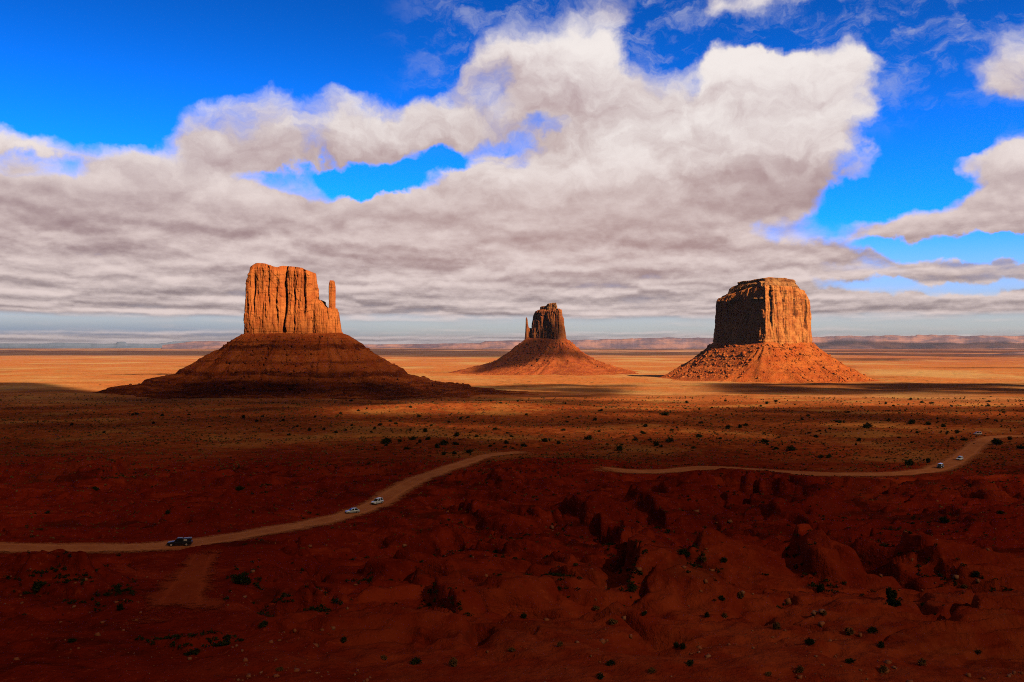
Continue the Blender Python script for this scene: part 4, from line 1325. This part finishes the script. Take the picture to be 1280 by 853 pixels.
def make_vehicle(name, label, px, py, heading, paint, kind_, cabin_paint=None, roof_rack=False):
    x, y, z = at(px, py)
    d, zr = road_field(np.array([x]), np.array([y]))
    root = empty(name, (x, y, (float(zr[0]) + 0.0) if d[0] < 5.0 else z), heading)
    tag(root, label, 'car' if kind_ != 'pickup' else 'pickup truck')
    if kind_ == 'suv': Lh, Wd, zb, zh, zr_, wr = 2.35, 0.95, 0.30, 1.02, 1.78, 0.37
    elif kind_ == 'hatch': Lh, Wd, zb, zh, zr_, wr = 2.15, 0.88, 0.22, 0.88, 1.46, 0.33
    elif kind_ == 'van': Lh, Wd, zb, zh, zr_, wr = 2.5, 0.97, 0.30, 1.08, 1.98, 0.36
    else: Lh, Wd, zb, zh, zr_, wr = 2.85, 0.98, 0.40, 1.10, 1.88, 0.41
    st = [(-Lh, 0.90, zb + .15, zh * 0.96), (-Lh + .12, 0.97, zb + .03, zh), (-Lh * .35, 1.0, zb, zh), (Lh * .40, 1.0, zb, zh), (Lh * .62, 0.98, zb, zh * .97), (Lh - .18, 0.93, zb + .03, zh * .86), (Lh, 0.84, zb + .14, zh * .72)]
    stt = [(a, [(Wd * w_ * .93, b), (Wd * w_, b + (c - b) * .35), (Wd * w_ * .985, b + (c - b) * .78), (Wd * w_ * .90, c)]) for a, w_, b, c in st]
    v, f = loft(stt)
    bevelled('body', v, f, paint, root, 0.02)
    if kind_ == 'suv': xa, xb, ta, tb = -Lh + .08, Lh * .42, -Lh + .35, Lh * .12
    elif kind_ == 'hatch': xa, xb, ta, tb = -Lh + .25, Lh * .45, -Lh + .85, Lh * .10
    elif kind_ == 'van': xa, xb, ta, tb = -Lh + .05, Lh * .66, -Lh + .15, Lh * .38
    else: xa, xb, ta, tb = -0.85, Lh * .44, -0.72, Lh * .18
    wb, wt = Wd * .90, Wd * .74
    bt = [(xa, wb, zh - .03), (xb, wb, zh - .03), (tb, wt, zr_), (ta, wt, zr_)]
    v = np.array([(a, s * b, c) for s in (1, -1) for a, b, c in bt])
    f = [[0, 1, 2, 3], [7, 6, 5, 4], [0, 4, 5, 1], [1, 5, 6, 2], [2, 6, 7, 3], [3, 7, 4, 0]]
    bevelled('cabin', v, f, cabin_paint or paint, root, 0.07)
    for s in (1, -1):
        A, B, C_, D_ = [np.array((a, s * b, c)) for a, b, c in bt]
        for k0, k1 in ((0.06, 0.49), (0.51, 0.95)):
            q = [A + (B - A) * k0, A + (B - A) * k1, D_ + (C_ - D_) * k1, D_ + (C_ - D_) * k0]
            pv, pf = quad_panel(q, 0.13, 0.012)
            mesh_obj('side_window', pv, pf, M_GLASS, root)
    ql = [v[1], v[5], v[6], v[2]]
    pv, pf = quad_panel(ql, 0.12, 0.012); mesh_obj('windscreen', pv, pf, M_GLASS, root)
    qr = [v[0], v[4], v[7], v[3]]
    pv, pf = quad_panel(qr, 0.16, 0.012); mesh_obj('rear_window', pv, pf, M_GLASS, root)
    if kind_ == 'pickup':
        bv, bf = box_v(-Lh + .1, -0.95, -Wd * .86, Wd * .86, zh - .04, zr_ - .06)
        bevelled('bed_canopy', bv, bf, paint, root, 0.10)
        for s in (1, -1):
            q = [(-1.85, s * Wd * .86, zh + .14), (-1.02, s * Wd * .86, zh + .14), (-1.08, s * Wd * .86, zr_ - .16), (-1.85, s * Wd * .86, zr_ - .16)]
            pv, pf = quad_panel(q, 0.04, 0.014); o = mesh_obj('canopy_window', pv, pf, M_PALEGLASS, root)
            o['label'] = 'side window of the bed canopy, painted pale like reflected sky'
    if roof_rack:
        for s in (1, -1):
            bv, bf = box_v(ta + .1, tb - .1, s * wt * .85 - .025, s * wt * .85 + .025, zr_ + .02, zr_ + .07)
            mesh_obj('roof_rail', bv, bf, M_TRIM, root)
    ww = Wd * .93
    wheel_proto = None
    for wx in (Lh * .62, -Lh * .60):
        for s in (1, -1):
            if wheel_proto is None:
                tv, tf = disc(wr, 0.24); rv, rf = disc(wr * .62, 0.26, 16)
                tm_ = mesh_obj('tyre', tv, tf, M_TYRE); rm_ = mesh_obj('rim', rv, rf, M_RIM)
                wheel_proto = (tm_.data, rm_.data)
                bpy.data.objects.remove(tm_); bpy.data.objects.remove(rm_)
            wo = bpy.data.objects.new('wheel', wheel_proto[0]); COL.objects.link(wo); wo.parent = root; wo.location = (wx, s * ww, wr)
            ro = bpy.data.objects.new('rim', wheel_proto[1]); COL.objects.link(ro); ro.parent = wo
    for s in (1, -1):
        bv, bf = box_v(Lh - .16, Lh + .015, s * Wd * .52 - .17, s * Wd * .52 + .17, zh * .58, zh * .70)
        bevelled('headlight', bv, bf, M_LAMP, root, 0.03)
        bv, bf = box_v(-Lh - .012, -Lh + .12, s * Wd * .72 - .10, s * Wd * .72 + .10, zh * .68, zh * .92)
        mesh_obj('tail_light', bv, bf, M_TAIL, root)
        bv, bf = box_v(xb - .28, xb - .10, s * (Wd + .10) - .09, s * (Wd + .10) + .09, zh + .02, zh + .20)
        bevelled('wing_mirror', bv, bf, paint, root, 0.03)
    bv, bf = box_v(Lh - .05, Lh + .03, -Wd * .34, Wd * .34, zh * .36, zh * .60)
    bevelled('grille', bv, bf, M_TRIM, root, 0.02)
    bv, bf = box_v(-Lh - .03, -Lh + .1, -Wd * .84, Wd * .84, zb + .08, zb + .28)
    bevelled('rear_bumper', bv, bf, M_TRIM, root, 0.03)
    bv, bf = box_v(Lh - .16, Lh + .05, -Wd * .74, Wd * .74, zb + .04, zb + .20)
    bevelled('front_bumper', bv, bf, M_TRIM, root, 0.03)
    return root


make_vehicle('pickup_truck', 'black pickup with a bed canopy, driving left on the road at left', 225, 683.5, R(180 + 9), M_BLACK, 'pickup')
make_vehicle('parked_car', 'silver blue hatchback with dark glass beside the road, below the white four-wheel drive', 440.5, 642.5, R(180 + 28), M_SILVER, 'hatch')
make_vehicle('passenger_car', 'white four-wheel drive coming down the left road behind a silver hatchback', 471.5, 631, R(180 + 62), M_WHITE, 'suv', roof_rack=True)
make_vehicle('passenger_van', 'dark van with a white roof on the inner bend of the right road', 1175, 586, R(180 + 50), M_BLACK, 'van', cabin_paint=M_WHITE)
make_vehicle('passenger_car', 'white car a little farther up the right road than the van', 1199.5, 576, R(180 + 45), M_WHITE, 'suv')
make_vehicle('parked_car', 'dusty rose car parked at the far top of the right road', 1222, 543.5, R(175), M_ROSE, 'van')

# ------------------------------------------------------------------ air
M_HAZE = bpy.data.materials.new('desert_air'); M_HAZE.use_nodes = True
_n = M_HAZE.node_tree; _n.nodes.clear()
_o = _n.nodes.new('ShaderNodeOutputMaterial'); _v = _n.nodes.new('ShaderNodeVolumePrincipled')
_v.inputs['Color'].default_value = (0.55, 0.63, 0.90, 1)
_v.inputs['Density'].default_value = 1.35e-5
_v.inputs['Anisotropy'].default_value = 0.0
_n.links.new(_v.outputs[0], _o.inputs['Volume'])
bv, bf = box_v(-64000, 64000, -64000, 64000, -120, 460)
hz = mesh_obj('haze', bv, bf, M_HAZE)
kind(hz, 'stuff')
